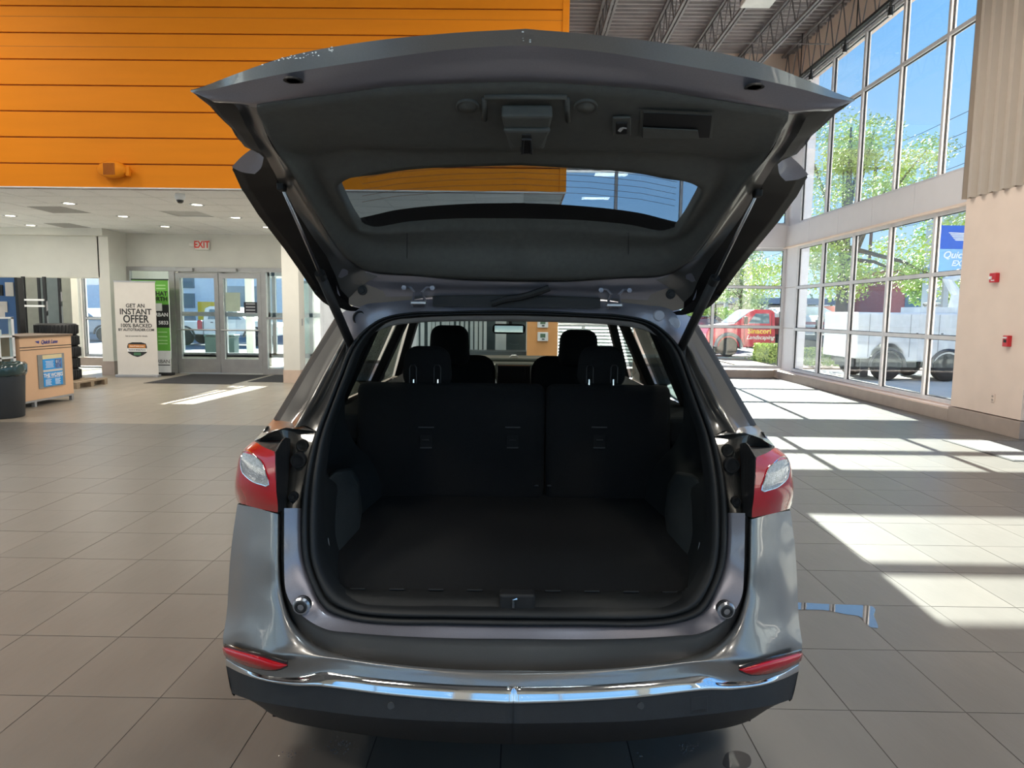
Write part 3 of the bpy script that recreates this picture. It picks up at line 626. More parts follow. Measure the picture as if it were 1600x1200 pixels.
# --- painted rear pillars and lamp pockets
R0 = [(524,495,2.56),(478,570,2.46),(450,617,2.39),(427,655,2.33)]; R1 = [(532,500,2.53),(486,574,2.43),(459,620,2.36),(437,657,2.30)]
R2 = [(541,508,2.50),(497,584,2.40),(474,628,2.33),(457,662,2.25)]; R3 = [(545,520,2.47),(509,588,2.38),(486,632,2.31),(462,668,2.20)]
R4 = [(549,530,2.50),(520,590,2.41),(496,636,2.34),(478,665,2.25)]; R5 = [(556,533,2.45),(529,590,2.36),(508,640,2.29),(494,674,2.24)]
for s in (1, -1):
    T_ = (lambda r: L(*r)) if s == 1 else (lambda r: mir(L(*r)))
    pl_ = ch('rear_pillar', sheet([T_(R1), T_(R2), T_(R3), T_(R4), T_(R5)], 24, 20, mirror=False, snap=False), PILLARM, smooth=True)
    ch('window_moulding', sheet([[p+Vector((s*.0, .04, 0)) for p in T_(R0)], T_(R0), T_(R1)], 20, 5, mirror=False, snap=False), RUBBER, pl_, smooth=True)
    # shoulder below the glass, above the lamp
    SH = [[(427,655,2.34),(412,672,2.30),(397,689,2.26)], [(437,657,2.30),(425,670,2.25),(408,684,2.22)], [(462,662,2.25),(447,668,2.22),(425,675,2.19)], [(494,674,2.24),(470,671,2.20),(447,668,2.19)]]
    ch('shoulder', sheet([T_(r) for r in SH], 8, 12, mirror=False, snap=False), PAINT, pl_, smooth=True)
    PK = [[(398,688,2.26),(425,676,2.22),(450,670,2.22),(496,673,2.25)], [(400,700,2.25),(428,700,2.24),(455,698,2.20),(490,700,2.22)], [(404,740,2.24),(432,740,2.22),(455,740,2.17),(480,740,2.18)], [(410,798,2.22),(434,798,2.16),(450,797,2.11),(473,797,2.13)]]
    pk = ch('lamp_pocket', sheet([T_(r) for r in PK], 16, 14, mirror=False, snap=False), POCKET, smooth=True)
    for (a, b, r_, v, mm) in ((471,697,.017,2.19,POCKET), (465,720,.022,2.165,BLACK), (457,777,.013,2.12,BLACK)):
        q = cp(a, b, v-.008); q = q if s == 1 else Vector((-q.x, q.y, q.z))
        ch('hole_plug', lathe(B(), [(r_*1.15, .02), (r_*1.1, .0), (r_*.85, .0), (r_*.8, .006), (0, .007)], q, 'Y', 18), mm, pk)
    # tail lamp
    TL = [[(452,695,2.15),(438,698,2.12)], [(430,706,2.02),(415,698,2.08),(396,689,2.2),(390,690,2.3)], ]
    rows = [[(430,706,2.015),(413,699,2.06),(397,690,2.16),(386,697,2.26)], [(430,722,2.0),(405,712,2.055),(379,706,2.16),(377,712,2.27)], [(431,745,1.99),(400,738,2.045),(372,735,2.15),(369,745,2.27)],
            [(432,770,1.985),(398,764,2.045),(370,760,2.15),(367,768,2.27)], [(434,788,1.99),(402,782,2.05),(376,776,2.15),(370,780,2.27)], [(434,801,2.01),(402,794,2.07),(378,787,2.16),(372,785,2.27)]]
    tl = ch('tail_lamp', sheet([T_(r) for r in rows], 16, 16, mirror=False, snap=False), REDL, smooth=True)
    inner = [[(430,706,2.015),(444,684,2.10),(453,686,2.17)], [(431,745,1.99),(445,740,2.10),(450,740,2.17)], [(434,801,2.01),(443,797,2.08),(447,797,2.12)]]
    ch('lamp_housing', sheet([T_(r) for r in inner], 6, 8, mirror=False, snap=False), BLACK, tl, solid=.004)
    hp = [T_([(430,706,2.015),(444,684,2.10),(453,686,2.17),(447,700,2.2)])]
    ch('housing_top', sheet([T_([(430,706,2.02),(413,699,2.065),(397,690,2.165)]), T_([(452,688,2.17),(432,690,2.22),(405,690,2.25)])], 6, 3, mirror=False, snap=False), BLACK, tl)
    lv = lambda x: 1.983 + ((432-x)/62)**1.6*.165
    cl_ = [[(379,707),(394,711),(404,717),(410,724)], [(376,722),(392,724),(406,730),(416,742)], [(379,738),(393,741),(407,748),(420,756)], [(382,742),(396,753),(408,757),(419,759)]]
    if s == 1: TLT = bvh(tl)
    def TT(r, d=.003):
        q_ = [onm(TLT, a, b, d, 2.1) for a, b in r]; return q_ if s == 1 else mir(q_)
    c_ = cl_
    g_ = [[(x_, y_) for x_, y_, _ in cr([(a, b, 0) for a, b in r], 12)] for r in c_]; g_ = [[(p.x, p.y) for p in cr([(g_[j][i][0], g_[j][i][1], 0) for j in range(4)], 12)] for i in range(12)]
    ch('clear_lens', sheet([TT(r) for r in g_], 12, mirror=False, snap=False), CLEARL, tl, smooth=True)
    edge = [c_[0][0], c_[0][2], c_[0][3], c_[1][3], c_[2][3], c_[3][3], c_[3][2], c_[3][1], c_[3][0], c_[2][0], c_[1][0]]
    ch('chrome_edge', tube(B(), cr(TT(edge, .004), 30, closed=True), .0020, 5, True), CHROME, tl)
    # bump stop on the ledge corner
    q = cp(471, 947, 1.98) if s == 1 else mir([cp(471, 947, 1.98)])[0]
    bs_ = ch('bump_stop', lathe(B(), [(.0, .0), (.009, .0), (.010, -.012), (.014, -.014), (.022, -.006), (.026, .004), (.026, .02)], q, 'Y', 20), RUBBER, smooth=True)
    ch('stop_ring', lathe(B(), [(.022, -.009), (.027, -.002), (.0275, .01)], q, 'Y', 20), STEEL, bs_)
    ch('stop_screw', lathe(B(), [(0, -.004), (.008, -.003), (.009, .0)], q, 'Y', 10), STEEL, bs_)
# --- body sides, roof, nose (mostly hidden from here)
AX = [(2.95, .36), (5.675, .36)]
def side_z(v):
    for a, r in AX:
        if abs(v-a) < .43: return max(.34, .36+sqrt(.43**2-(v-a)**2))
    return .34
def width(v, z):
    w = .925 if v > 2.3 else .925
    if v > 5.2: w -= (v-5.2)**2*.085
    if z > .98: w -= ((z-.98)/.21)**1.3*.09
    if z < .5: w -= .012
    return w
def belt(v): 
    if v < 2.6: return 1.19-(v-2.2)*.12
    if v < 5.1: return 1.13-(v-2.6)*.02
    return 1.06-(v-5.1)*.12
vsn = [2.27, 2.35, 2.45, 2.53, 2.6, 2.7, 2.8, 2.95, 3.1, 3.2, 3.3, 3.37, 3.45, 3.8, 4.2, 4.6, 5.0, 5.2, 5.26, 5.35, 5.5, 5.675, 5.85, 6.0, 6.1, 6.2, 6.35, 6.45]
b_ = B(); rows = []
for v in vsn:
    zb = side_z(v); zt = belt(v)
    rows.append([Vector((-(width(v, z)-(.03*sin(pi*(z-zb)/(zt-zb)) if 2.3 < v < 5.9 else 0)+.012*(i in (4, 5))), v, z)) for i, z in enumerate([zb+(zt-zb)*k/9 for k in range(10)])])
grid(b_, rows); grid(b_, [mir(r) for r in rows], True); ch('body_side', b_, PAINT, smooth=True)
b_ = B(); hood = []
for v in (5.05, 5.3, 5.7, 6.1, 6.4, 6.5): 
    z = belt(min(v, 6.45)); hood.append([Vector((u*(width(v, 1)), v+(-.06*abs(u)**2 if v > 6.2 else 0), z+.06*(1-abs(u)**2)*(1 if v < 6.4 else .3))) for u in (-1, -.7, -.35, 0, .35, .7, 1)])
hood.append([Vector((u*.78, 6.5-.1*abs(u), .36)) for u in (-1, -.7, -.35, 0, .35, .7, 1)])
grid(b_, hood); ch('bonnet', b_, PAINT, smooth=True)
b_ = B(); rf = []
for v, z, w_ in ((2.49, 1.575, .60), (2.7, 1.60, .63), (3.1, 1.625, .64), (3.6, 1.635, .645), (4.1, 1.61, .63), (4.35, 1.575, .61)):
    rf.append([Vector((u*w_, v, z+.015-.07*abs(u)**3)) for u in (-1, -.8, -.5, -.25, 0, .25, .5, .8, 1)])
grid(b_, rf); ch('roof_panel', b_, PAINT, smooth=True, solid=.015)
for s in (-1, 1):
    ch('roof_rail', tube(B(), [(s*.60, 2.75, 1.58), (s*.615, 2.85, 1.615), (s*.62, 3.5, 1.635), (s*.61, 4.1, 1.60), (s*.6, 4.2, 1.56)], .014, 8), BLACK)
    for nm, a, b, c, d in (('pillar', (3.18, 1.12), (3.30, 1.12), (3.20, 1.58), (3.10, 1.58)), ('pillar', (4.02, 1.11), (4.14, 1.11), (4.06, 1.58), (3.96, 1.58)), ('pillar', (5.0, 1.1), (5.1, 1.1), (4.40, 1.56), (4.30, 1.56))):
        xb, xt = s*(.87), s*.64
        ch(nm, poly(B(), [(xb, *a), (xb, *b), (xt, *c), (xt, *d)], (-s*.05, 0, 0)), FABRIC, bevel=.006)
    for a, b, c, d in (((2.45, 1.15), (3.18, 1.12), (3.10, 1.57), (2.62, 1.55)), ((3.30, 1.12), (4.02, 1.11), (3.96, 1.58), (3.2, 1.58)), ((4.14, 1.11), (4.98, 1.1), (4.32, 1.56), (4.06, 1.58))):
        xb, xt = s*.885, s*.665
        ch('side_window', poly(B(), [(xb, *a), (xb, *b), (xt, *c), (xt, *d)], (-s*.004, 0, 0)), CARGLASS if a[0] < 4 else SHIELD)
    ch('door_top_trim', BX((s*.72-.07, 2.84, 1.02), (s*.72+.10, 5.0, 1.14)), FABRIC, bevel=.02)
    ch('inner_door_panel', BX((s*.82-.03, 2.84, .4), (s*.82+.03, 5.0, 1.03)), FABRIC)
    ch('sill_panel', BX((s*.88-.03, 3.3, .22), (s*.88+.03, 5.3, .35)), CLAD)
    for a, r in AX:
        wl_ = ch('wheel', lathe(B(), [(.22, -.11), (.30, -.115), (.345, -.09), (.355, -.05), (.355, .05), (.345, .09), (.30, .115), (.22, .11)], (s*.80, a, .355), 'X', 32), mat('tyre_rubber', (.015, .015, .016), .8), smooth=True)
        b_ = B(); lathe(b_, [(.225, -.1), (.225, .09), (.20, .06), (.05, .05), (0, .06)], (s*.80, a, .355), 'X', 24)
        if s < 0: 
            for vv in b_.verts: vv.co.x = 2*s*.80 - vv.co.x
        ch('rim', b_, STEEL, wl_)
        for k in range(5):
            an = 2*pi*k/5; ch('spoke', tube(B(), [(s*.88, a+.04*cos(an), .355+.04*sin(an)), (s*.885, a+.22*cos(an), .355+.22*sin(an))], .025, 6), STEEL, wl_)
        arch = [Vector((s*.93, a+.44*cos(t), .36+.44*sin(t))) for t in [pi*k/16 for k in range(17)]]
        ch('arch_trim', tube(B(), arch, .025, 6), CLAD)
    mr = ch('door_mirror', rbox((s*1.0, 4.72, 1.16), (.22, .12, .15), .04), BLACK); ch('mirror_glass', BX((s*1.0-.09, 4.652, 1.10), (s*1.0+.09, 4.658, 1.22)), CHROME, mr)
ch('underbody', BX((-.80, 2.15, .22), (.80, 6.3, .40)), BLACK)
ch('wheel_well', BX((-.9, 2.5, .40), (-.70, 3.4, .80)), BLACK); ch('wheel_well', BX((.70, 2.5, .40), (.9, 3.4, .80)), BLACK)
ch('windscreen', sheet([[(-.0, 5.13, 1.16), (-.4, 5.10, 1.155), (-.72, 4.98, 1.13)], [(0, 4.38, 1.585), (-.35, 4.37, 1.58), (-.60, 4.33, 1.56)]], 12, 4), SHIELD, smooth=True)
# headliner and rear header
hl = ch('headliner', sheet([L((806,493,2.50),(700,494,2.50),(645,497,2.49),(598,503,2.485),(575,519,2.47)), L((806,499,2.52),(700,500,2.52),(645,503,2.51),(605,509,2.50),(578,521,2.49)), [Vector((0, 2.62, 1.540)), Vector((-.25, 2.62, 1.538)), Vector((-.4, 2.62, 1.533)), Vector((-.52, 2.62, 1.522)), Vector((-.60, 2.64, 1.48))]], 30, 8), HEADL, smooth=True)
ch('roof_lining', sheet([[Vector((0, 2.60, 1.542)), Vector((-.4, 2.60, 1.535)), Vector((-.62, 2.60, 1.50))], [Vector((0, 3.4, 1.578)), Vector((-.4, 3.4, 1.572)), Vector((-.63, 3.4, 1.53))], [Vector((0, 4.3, 1.545)), Vector((-.4, 4.3, 1.54)), Vector((-.60, 4.3, 1.51))]], 14, 12), HEADL, smooth=True)
ch('roof_flange', sheet([L((806,463,2.49),(700,463,2.49),(600,466,2.475),(560,474,2.46),(530,492,2.50)), L((806,474,2.475),(700,475,2.475),(610,479,2.46),(572,490,2.44),(538,512,2.46)), L((806,484,2.465),(700,486,2.465),(640,488,2.455),(597,497,2.45),(567,517,2.425),(548,541,2.40))], 40, 8), PAINTIN, smooth=True)
PLUG = mat('pale_grey_plug', (.42, .43, .50), .4, coat=.5)
# corner plates with round plugs beside the opening top
for s in (1, -1):
    q = cp(562, 497, 2.445); q = q if s == 1 else Vector((-q.x, q.y, q.z))
    if s == 1: ch('roof_corner_plug', lathe(B(), [(.026, .02), (.026, 0), (.022, -.004), (.017, .006), (0, .010)], q, 'Y', 20), BLACK)
    else:
        ch('roof_corner_plug', lathe(B(), [(.026, .02), (.026, 0), (.022, -.006), (0, -.008)], q+Vector((.003, 0, -.006)), 'Y', 20), PLUG); ch('roof_corner_plug', lathe(B(), [(.02, .02), (.02, 0), (.017, -.004), (0, -.005)], q+Vector((-.05, -.004, .022)), 'Y', 20), PLUG)
    # hinge
    hx_ = -(.347)*s; hz = 1.622
    hg = ch('tailgate_hinge', rbox((hx_, 2.44, hz-.018), (.055, .05, .014), .004), STEEL)
    for dx in (-.02, .02):
        ch('hinge_arm', tube(B(), [(hx_+dx, 2.45, hz-.03), (hx_+dx, 2.43, hz-.0), (hx_+dx*.7, 2.415, hz+.02), (hx_+dx*1.4, 2.42, hz+.035), (hx_+dx*2.4, 2.43, hz+.036)], .005, 6), PAINTIN, hg)
        ch('hinge_bolt', lathe(B(), [(0, -.012), (.009, -.011), (.010, 0)], (hx_+dx*2.5, 2.425, hz+.034), 'Y', 6), PAINTIN, hg)
# --- rear seats
def seatback(x0, x1, nm, par):
    w = x1-x0; R_ = Matrix.Rotation(radians(-7), 3, 'X')
    return ch(nm, rbox(((x0+x1)/2, 2.86, 1.03), (w-.006, .11, .49), .035, 4, R_), FABRIC, par, smooth=True)
XS = cp(852, 680, 2.83).x
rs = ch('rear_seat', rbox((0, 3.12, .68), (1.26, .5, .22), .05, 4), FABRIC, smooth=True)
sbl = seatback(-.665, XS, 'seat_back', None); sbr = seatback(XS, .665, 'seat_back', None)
for x_, par in ((665, sbl), (801, sbl), (937, sbr)):
    q = cp(x_, 688, 2.79)
    a_ = ch('child_seat_anchor', box(box(B(), (q.x-.032, 2.802, q.z+.050), (q.x+.032, 2.812, q.z+.054)), (q.x-.024, 2.79, q.z-.034), (q.x+.024, 2.80, q.z-.030)), mat('dark_steel', (.06, .06, .062), .4, .6), par)
    ch('anchor_pocket', BX((q.x-.024, 2.797, q.z-.03), (q.x+.024, 2.80, q.z+.02)), mat('deep_black', (.002, .002, .002), .8), par); ch('anchor_bar', tube(B(), [(q.x-.014, 2.787, q.z+.002), (q.x+.014, 2.787, q.z+.002)], .003, 6), MATS['dark_steel'], par)
for x_ in (838, 858): q = cp(x_, 758, 2.77); ch('seat_latch', rbox(q, (.018, .02, .006), .002), MATS['dark_steel'], sbl)
def headrest(px0, px1, ptop, pbot, v, par, slots=None):
    a, b = cp(px0, ptop, v), cp(px1, pbot, v); w = b.x-a.x; h = a.z-b.z; c = Vector(((a.x+b.x)/2, v+.05, (a.z+b.z)/2))
    o = ch('headrest', rbox(c, (w, .11, h), min(.055, h*.4), 5, taper=.12), FABRIC, par, smooth=True)
    if slots:
        for s in slots:
            q = cp(s, 584, v-.01); yy = v-.008
            ch('headrest_slot', tube(B(), [(q.x-.014, yy, q.z-.04), (q.x-.014, yy, q.z+.026), (q.x-.008, yy, q.z+.036), (q.x+.008, yy, q.z+.036), (q.x+.014, yy, q.z+.026), (q.x+.014, yy, q.z-.04)], .0026, 6), MATS['dark_steel'], o)
            ch('headrest_post', tube(B(), [(q.x, v+.0, q.z-.065), (q.x, v+.002, q.z-.025)], .0065, 8), CHROME, o)
    return o
headrest(625, 706, 541, 608, 2.86, sbl, (645, 683)); headrest(903, 981, 541, 608, 2.86, sbr, (922, 960))
ch('release_lever', rbox(cp(732, 604, 2.9), (.08, .03, .012), .004), RUBBER, sbl)
# front seats
for a, b, c, d, e_, f in ((668, 734, 508, 572, -.44, 1), (873, 937, 515, 574, .36, 1)):
    cx = (cp(a, c, 3.8).x+cp(b, c, 3.8).x)/2
    fs = ch('front_seat', rbox((cx, 3.92, 1.02), (.52, .14, .62), .09, 5, Matrix.Rotation(radians(-12), 3, 'X')), FABRIC, smooth=True)
    headrest(a, b, c, d, 3.8, fs); ch('seat_cushion', rbox((cx, 4.15, .62), (.52, .52, .16), .06, 4), FABRIC, fs, smooth=True)
# dashboard
DASH = mat('dark_dash', (.055, .062, .050), .6, bump=.2, bs=500); DASHG = mat('grey_dash_band', (.30, .32, .28), .5)
da = ch('dashboard', rbox((0, 4.93, 1.10), (1.42, .46, .26), .06, 4), DASH, smooth=True)
ch('dash_top', rbox((0, 4.98, 1.24), (1.4, .30, .035), .015, 3), DASH, da); ch('dash_band', rbox((.0, 4.70, 1.205), (1.3, .04, .035), .012, 3), DASHG, da)
q = cp(803, 586, 4.66); ch('screen', rbox((q.x, 4.665, q.z), (.235, .03, .135), .01, 3), BLACKG, da); ch('screen_frame', rbox((q.x, 4.68, q.z+.0), (.26, .02, .16), .012, 3), MATS['dark_dash'], da)
ch('emblem', poly(B(), [(q.x-.022, 4.645, q.z-.068), (q.x+.022, 4.645, q.z-.068), (q.x+.022, 4.645, q.z-.058), (q.x-.022, 4.645, q.z-.058)], (0, .004, 0)), CHROME, da); ch('trim_line', BX((q.x-.10, 4.645, q.z-.066), (q.x+.10, 4.649, q.z-.062)), STEEL, da)
ch('centre_stack', rbox((q.x, 4.73, .92), (.30, .12, .36), .03), DASH, da)
VT = mat('painted_gleam_trim', (.8, .8, .78), .35, .2)  # pale base puts the chrome's bright reflection into the colour
for s in (-1, 1):
    cx, cz = q.x+s*.165, q.z-.01; k = s*.025
    ch('air_vent', tube(B(), cr([(cx-.018+k, 4.655, cz+.06), (cx+.022+k, 4.655, cz+.05), (cx+.022-k*.6, 4.655, cz-.09), (cx-.022-k*.6, 4.655, cz-.09), (cx-.026+k*.3, 4.655, cz-.0)], 24, closed=True), .0065, 6, True), VT, da)
ch('dash_clock_hood', tube(B(), [(q.x-.03, 4.84, 1.262), (q.x-.015, 4.84, 1.275), (q.x+.015, 4.84, 1.275), (q.x+.03, 4.84, 1.262)], .004, 6), STEEL, da)
stw = ch('steering_wheel', tube(B(), [Vector((-.38+.185*cos(t), 4.48+.06*sin(t), 1.06+.18*sin(t))) for t in [2*pi*k/32 for k in range(32)]], .014, 8, True), BLACK, smooth=True); ch('wheel_hub', rbox((-.38, 4.5, 1.05), (.2, .06, .12), .03), BLACK, stw)
q = cp(795, 514, 4.3); rm = ch('interior_mirror', rbox((q.x, 4.3, q.z), (.205, .03, .062), .025, 5), BLACK, smooth=True); ch('mirror_glass', rbox((q.x, 4.283, q.z), (.18, .004, .044), .002, 2), mat('mirror_surface', (.30, .34, .31), .05, 1), rm); ch('mirror_stem', tube(B(), [(q.x+.01, 4.31, q.z+.02), (q.x+.01, 4.36, q.z+.09)], .012, 6), BLACK, rm)
# --- tailgate
tg = empty('tailgate'); tg.parent = car
def tch(name, bm, m, **k): return obj(name, bm, m, tg, **k)
# inner trim: outer edge, crease, window edge
TO = [(820,131,1.45),(700,134,1.455),(612,140,1.46),(540,148,1.475),(460,158,1.49),(402,168,1.51),(412,198,1.57),(424,226,1.63),(452,266,1.75),(488,324,1.95),(520,378,2.14),(546,408,2.30),(570,424,2.38),(640,431,2.40),(720,438,2.41),(820,441,2.42)]
TM = [(820,236,1.70),(700,236,1.70),(620,234,1.70),(545,230,1.705),(480,236,1.72),(455,240,1.73),(458,250,1.75),(470,270,1.80),(490,300,1.90),(512,340,2.03),(530,365,2.13),(548,385,2.22),(575,404,2.31),(640,410,2.35),(720,414,2.36),(820,416,2.37)]
TI = [(820,262,1.80),(740,264,1.80),(680,266,1.80),(620,271,1.81),(575,279,1.83),(540,287,1.85),(529,293,1.865),(530,304,1.90),(537,320,1.96),(547,340,2.05),(556,354,2.12),(565,364,2.18),(585,365,2.23),(640,361,2.26),(720,355,2.28),(820,352,2.29)]
for r in (TO, TM, TI):
    pass
to, tm_, ti = [cr(L(*r), 90) for r in (TO, TM, TI)]
tin = [Vector((p.x*.985, p.y, p.z+.035)) for p in ti]
def trim_rows():
    return [[Vector((p.x*1.005, p.y, p.z+.03)) for p in to], to, [a.lerp(b, .5)+Vector((0, 0, -.006)) for a, b in zip(to, tm_)], tm_, [a.lerp(b, .35)+Vector((0, 0, .022)) for a, b in zip(tm_, ti)], ti, tin]
b_ = B(); R = [[p.copy() for p in r] for r in trim_rows()]
for r in R: 
    for p in r:
        if abs(p.x) < .016: p.x = 0
cols = [cr([R[j][i] for j in range(len(R))], 16, True) for i in range(90)]; RR = [[cols[i][j] for i in range(90)] for j in range(16)]
grid(b_, RR); grid(b_, [mir(r) for r in RR], True); bmesh.ops.remove_doubles(b_, verts=b_.verts, dist=.0008)
tt = tch('inner_trim', b_, TRIM, smooth=True)
# painted outer skin edge: lip, painted band
A = [(824,45,1.36),(700,52,1.365),(560,67,1.39),(450,88,1.42),(370,115,1.46),(318,135,1.50),(297,142,1.515)]
Bk = [(822,70,1.375),(700,78,1.38),(560,97,1.40),(450,114,1.43),(380,128,1.46),(330,140,1.49),(299,144,1.515)]
B2 = [(821,92,1.40),(700,98,1.405),(560,117,1.425),(460,133,1.45),(395,141,1.475),(350,146,1.49),(310,148,1.51)]
Cc = [(820,122,1.435),(700,126,1.44),(612,132,1.45),(540,141,1.462),(460,152,1.48),(400,161,1.50),(372,160,1.50),(330,157,1.51)]
C3 = [(820,131,1.47),(700,134,1.475),(612,140,1.48),(540,148,1.49),(460,158,1.505),(402,168,1.53),(372,163,1.52),(335,160,1.52)]
tch('lip_skin', sheet([L(*A), L(*Bk)], 60, 5), PAINT, smooth=True)
tch('inner_band', sheet([L(*Bk), L(*B2), L(*Cc), L(*C3)], 60, 14), PAINTIN, smooth=True)
# outer skin above (seen from outside only) and side walls
SO = [(297,142,1.515),(322,160,1.55),(345,185,1.60),(364,203,1.65),(368,212,1.67),(376,222,1.70),(381,229,1.72),(392,234,1.74),(378,245,1.78),(361,262,1.83),(375,297,1.93),(400,338,2.05),(440,390,2.20),(468,430,2.30),(492,462,2.37),(512,478,2.42),(545,486,2.45)]
SM = [(352,148,1.50),(372,170,1.53),(385,200,1.60),(395,215,1.64),(402,228,1.67),(415,245,1.73),(424,262,1.80),(438,290,1.90),(462,330,2.03),(490,372,2.15),(510,400,2.24),(524,430,2.33),(532,452,2.38),(545,466,2.42)]
SI = [(402,168,1.53),(412,198,1.59),(424,226,1.65),(452,266,1.77),(488,324,1.97),(520,378,2.16),(546,408,2.32),(570,424,2.40),(590,432,2.41)]
so_ = L(*SO)
n_so = len(so_)
for s in (1, -1):
    k_ = [[p+Vector((.08*min(1, i/4), .02, .0)) for i, p in enumerate(so_)], so_, L(*SM)]
    tch('side_wall', sheet([r if s == 1 else mir(r) for r in k_], 110, 8, mirror=False, lin=True, linv=True, snap=False), mat('semi_gloss_black', (.004, .004, .0045), .45, 0, 0, .05, spec=.25), smooth=True)
for s in (1, -1):
    k_ = [L(*SM), [a.lerp(b, .5)+Vector((0, 0, .01)) for a, b in zip(cr(L(*SM), 14), cr(L(*SI), 14))], L(*SI)]
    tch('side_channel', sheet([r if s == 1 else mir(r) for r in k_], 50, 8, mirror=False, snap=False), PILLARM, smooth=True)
# grey inner face of the wing corner
WG = [[(391,234,1.74),(376,246,1.78),(362,261,1.82)], [(404,239,1.735),(392,254,1.78),(375,268,1.82)], [(412,246,1.73),(408,262,1.77),(398,272,1.80)]]
for s in (1, -1):
    rws = [L(*[(a, b, c-.01) for a, b, c in r]) for r in WG]
    tch('wing_face', sheet([r if s == 1 else mir(r) for r in rws], 8, 6, mirror=False, snap=False), PAINTIN, smooth=True)
# header frame near the hinges
HF0 = L((820,441,2.435),(720,438,2.425),(640,431,2.415),(590,428,2.41),(560,420,2.39),(540,412,2.34))
HF1 = L((820,446,2.44),(720,447,2.44),(640,443,2.43),(585,438,2.42),(552,432,2.39),(530,428,2.34))
HF2 = L((820,452,2.46),(720,453,2.46),(640,452,2.455),(585,450,2.44),(548,446,2.42),(526,444,2.36))
HF3 = L((820,460,2.47),(720,461,2.47),(640,463,2.465),(585,464,2.455),(548,464,2.44),(528,462,2.39))
tch('header_frame', sheet([HF0, HF1, HF2, HF3], 40, 9), PAINTIN, smooth=True)
for s in (1, -1):
    for a, b, r_ in ((566, 454, .016), (538, 437, .016)):
        q = cp(a, b, 2.415); q = q if s == 1 else Vector((-q.x, q.y, q.z))
        tch('frame_bolt', lathe(B(), [(0, -.01), (r_*.55, -.01), (r_*.6, -.003), (r_, -.002), (r_*1.05, .006)], q, 'Y', 12), BLACK)
    # painted wedge below the trim
    WGE = [[(588,432,2.405),(640,438,2.41),(700,443,2.42)], [(570,430,2.40),(620,443,2.415),(700,445,2.425)]]
    # hinge bolts plate
tch('rubber_seal', sheet([L((820,452,2.50),(720,453,2.50),(660,455,2.50),(600,457,2.49),(560,460,2.47)), L((820,478,2.50),(720,478,2.50),(660,478,2.50),(600,480,2.49),(552,486,2.46))], 20, 3), BLACK, smooth=True)
ch('gap_blocker', box(BX((-.52, 2.52, 1.592), (.52, 2.56, 1.655)), (-.30, 2.452, 1.592), (.30, 2.46, 1.628)), BLACK)  # black box and panel added to block light and darken the hinge gap
tch('wiring_hose', tube(B(), cr(L((768,475,2.44),(790,468,2.43),(815,464,2.425),(845,455,2.42),(858,450,2.42)), 20), .012, 8), RUBBER)
# outer skin ring and glass
so_full = cr(L(*(A[::1])), 30)
upper = []
lipc = L(*A)
SK0 = cr(lipc + so_[1:] + L((640,470,2.47),(720,470,2.475),(820,470,2.48)), 90)
SK0 = [p + Vector((.06, .01, .012))*max(0, min(1, (i-33)/5)) for i, p in enumerate(SK0)]
SK1 = cr([p + Vector((0, 0, .075)) for p in L((820,230,1.66),(700,231,1.66),(600,236,1.67),(520,246,1.70),(487,262,1.78),(490,300,1.92),(520,350,2.12),(540,372,2.26),(600,384,2.34),(700,376,2.36),(820,372,2.37))], 90)
SKM = [a.lerp(b, .5)+Vector((0, 0, .0 if i < 34 else .03)) for i, (a, b) in enumerate(zip(SK0, SK1))]
for r in (SK0, SKM, SK1):
    for p in (r[0], r[-1]): p.x = 0
    for p in r: p.x = min(p.x, 0)
b_ = B(); grid(b_, [SK0, SKM, SK1]); grid(b_, [mir(r) for r in (SK0, SKM, SK1)], True); bmesh.ops.remove_doubles(b_, verts=b_.verts, dist=.0008)
tch('outer_skin', b_, PAINT, smooth=True)
b_ = B(); gm = []
half = len(SK1)//2
front = SK1[:45]; back = SK1[45:][::-1]
g0 = cr([p for p in SK1[:44]], 24); g1 = cr([p for p in SK1[46:]][::-1], 24)
rows = [[a.lerp(b, t)+Vector((0, 0, .012*sin(pi*t))) for a, b in zip(g0, g1)] for t in [k/8 for k in range(9)]]
grid(b_, rows); grid(b_, [mir(r) for r in rows], True); bmesh.ops.remove_doubles(b_, verts=b_.verts, dist=.0008)
rg = tch('rear_window', b_, BACKLITE, smooth=True)
# black frit borders on the inside of the glass
FR0 = L((820,358,2.30),(700,360,2.29),(620,366,2.26),(575,372,2.22),(560,360,2.14)); FR1 = L((820,327,2.20),(720,329,2.20),(620,338,2.19),(580,347,2.17),(557,352,2.15))
tch('frit_band', sheet([[p+Vector((0, 0, .03)) for p in FR0], [p+Vector((0, 0, .02)) for p in FR1]], 24, 3), BLACK)
for k in range(6):
    y0_ = 277+k*9
    ln = L((820,y0_-9,1.9+k*.045),(700,y0_-6,1.9+k*.045),(620,y0_,1.91+k*.045),(566-(0)+k*0,y0_+9,1.93+k*.045))
    for s in (1, -1): 
        pts_ = ln if s == 1 else mir(ln)
        tch('heater_line', tube(B(), [p+Vector((0, 0, .03)) for p in pts_], .0006, 4), mat('heater_print', (.10, .05, .03), .6))
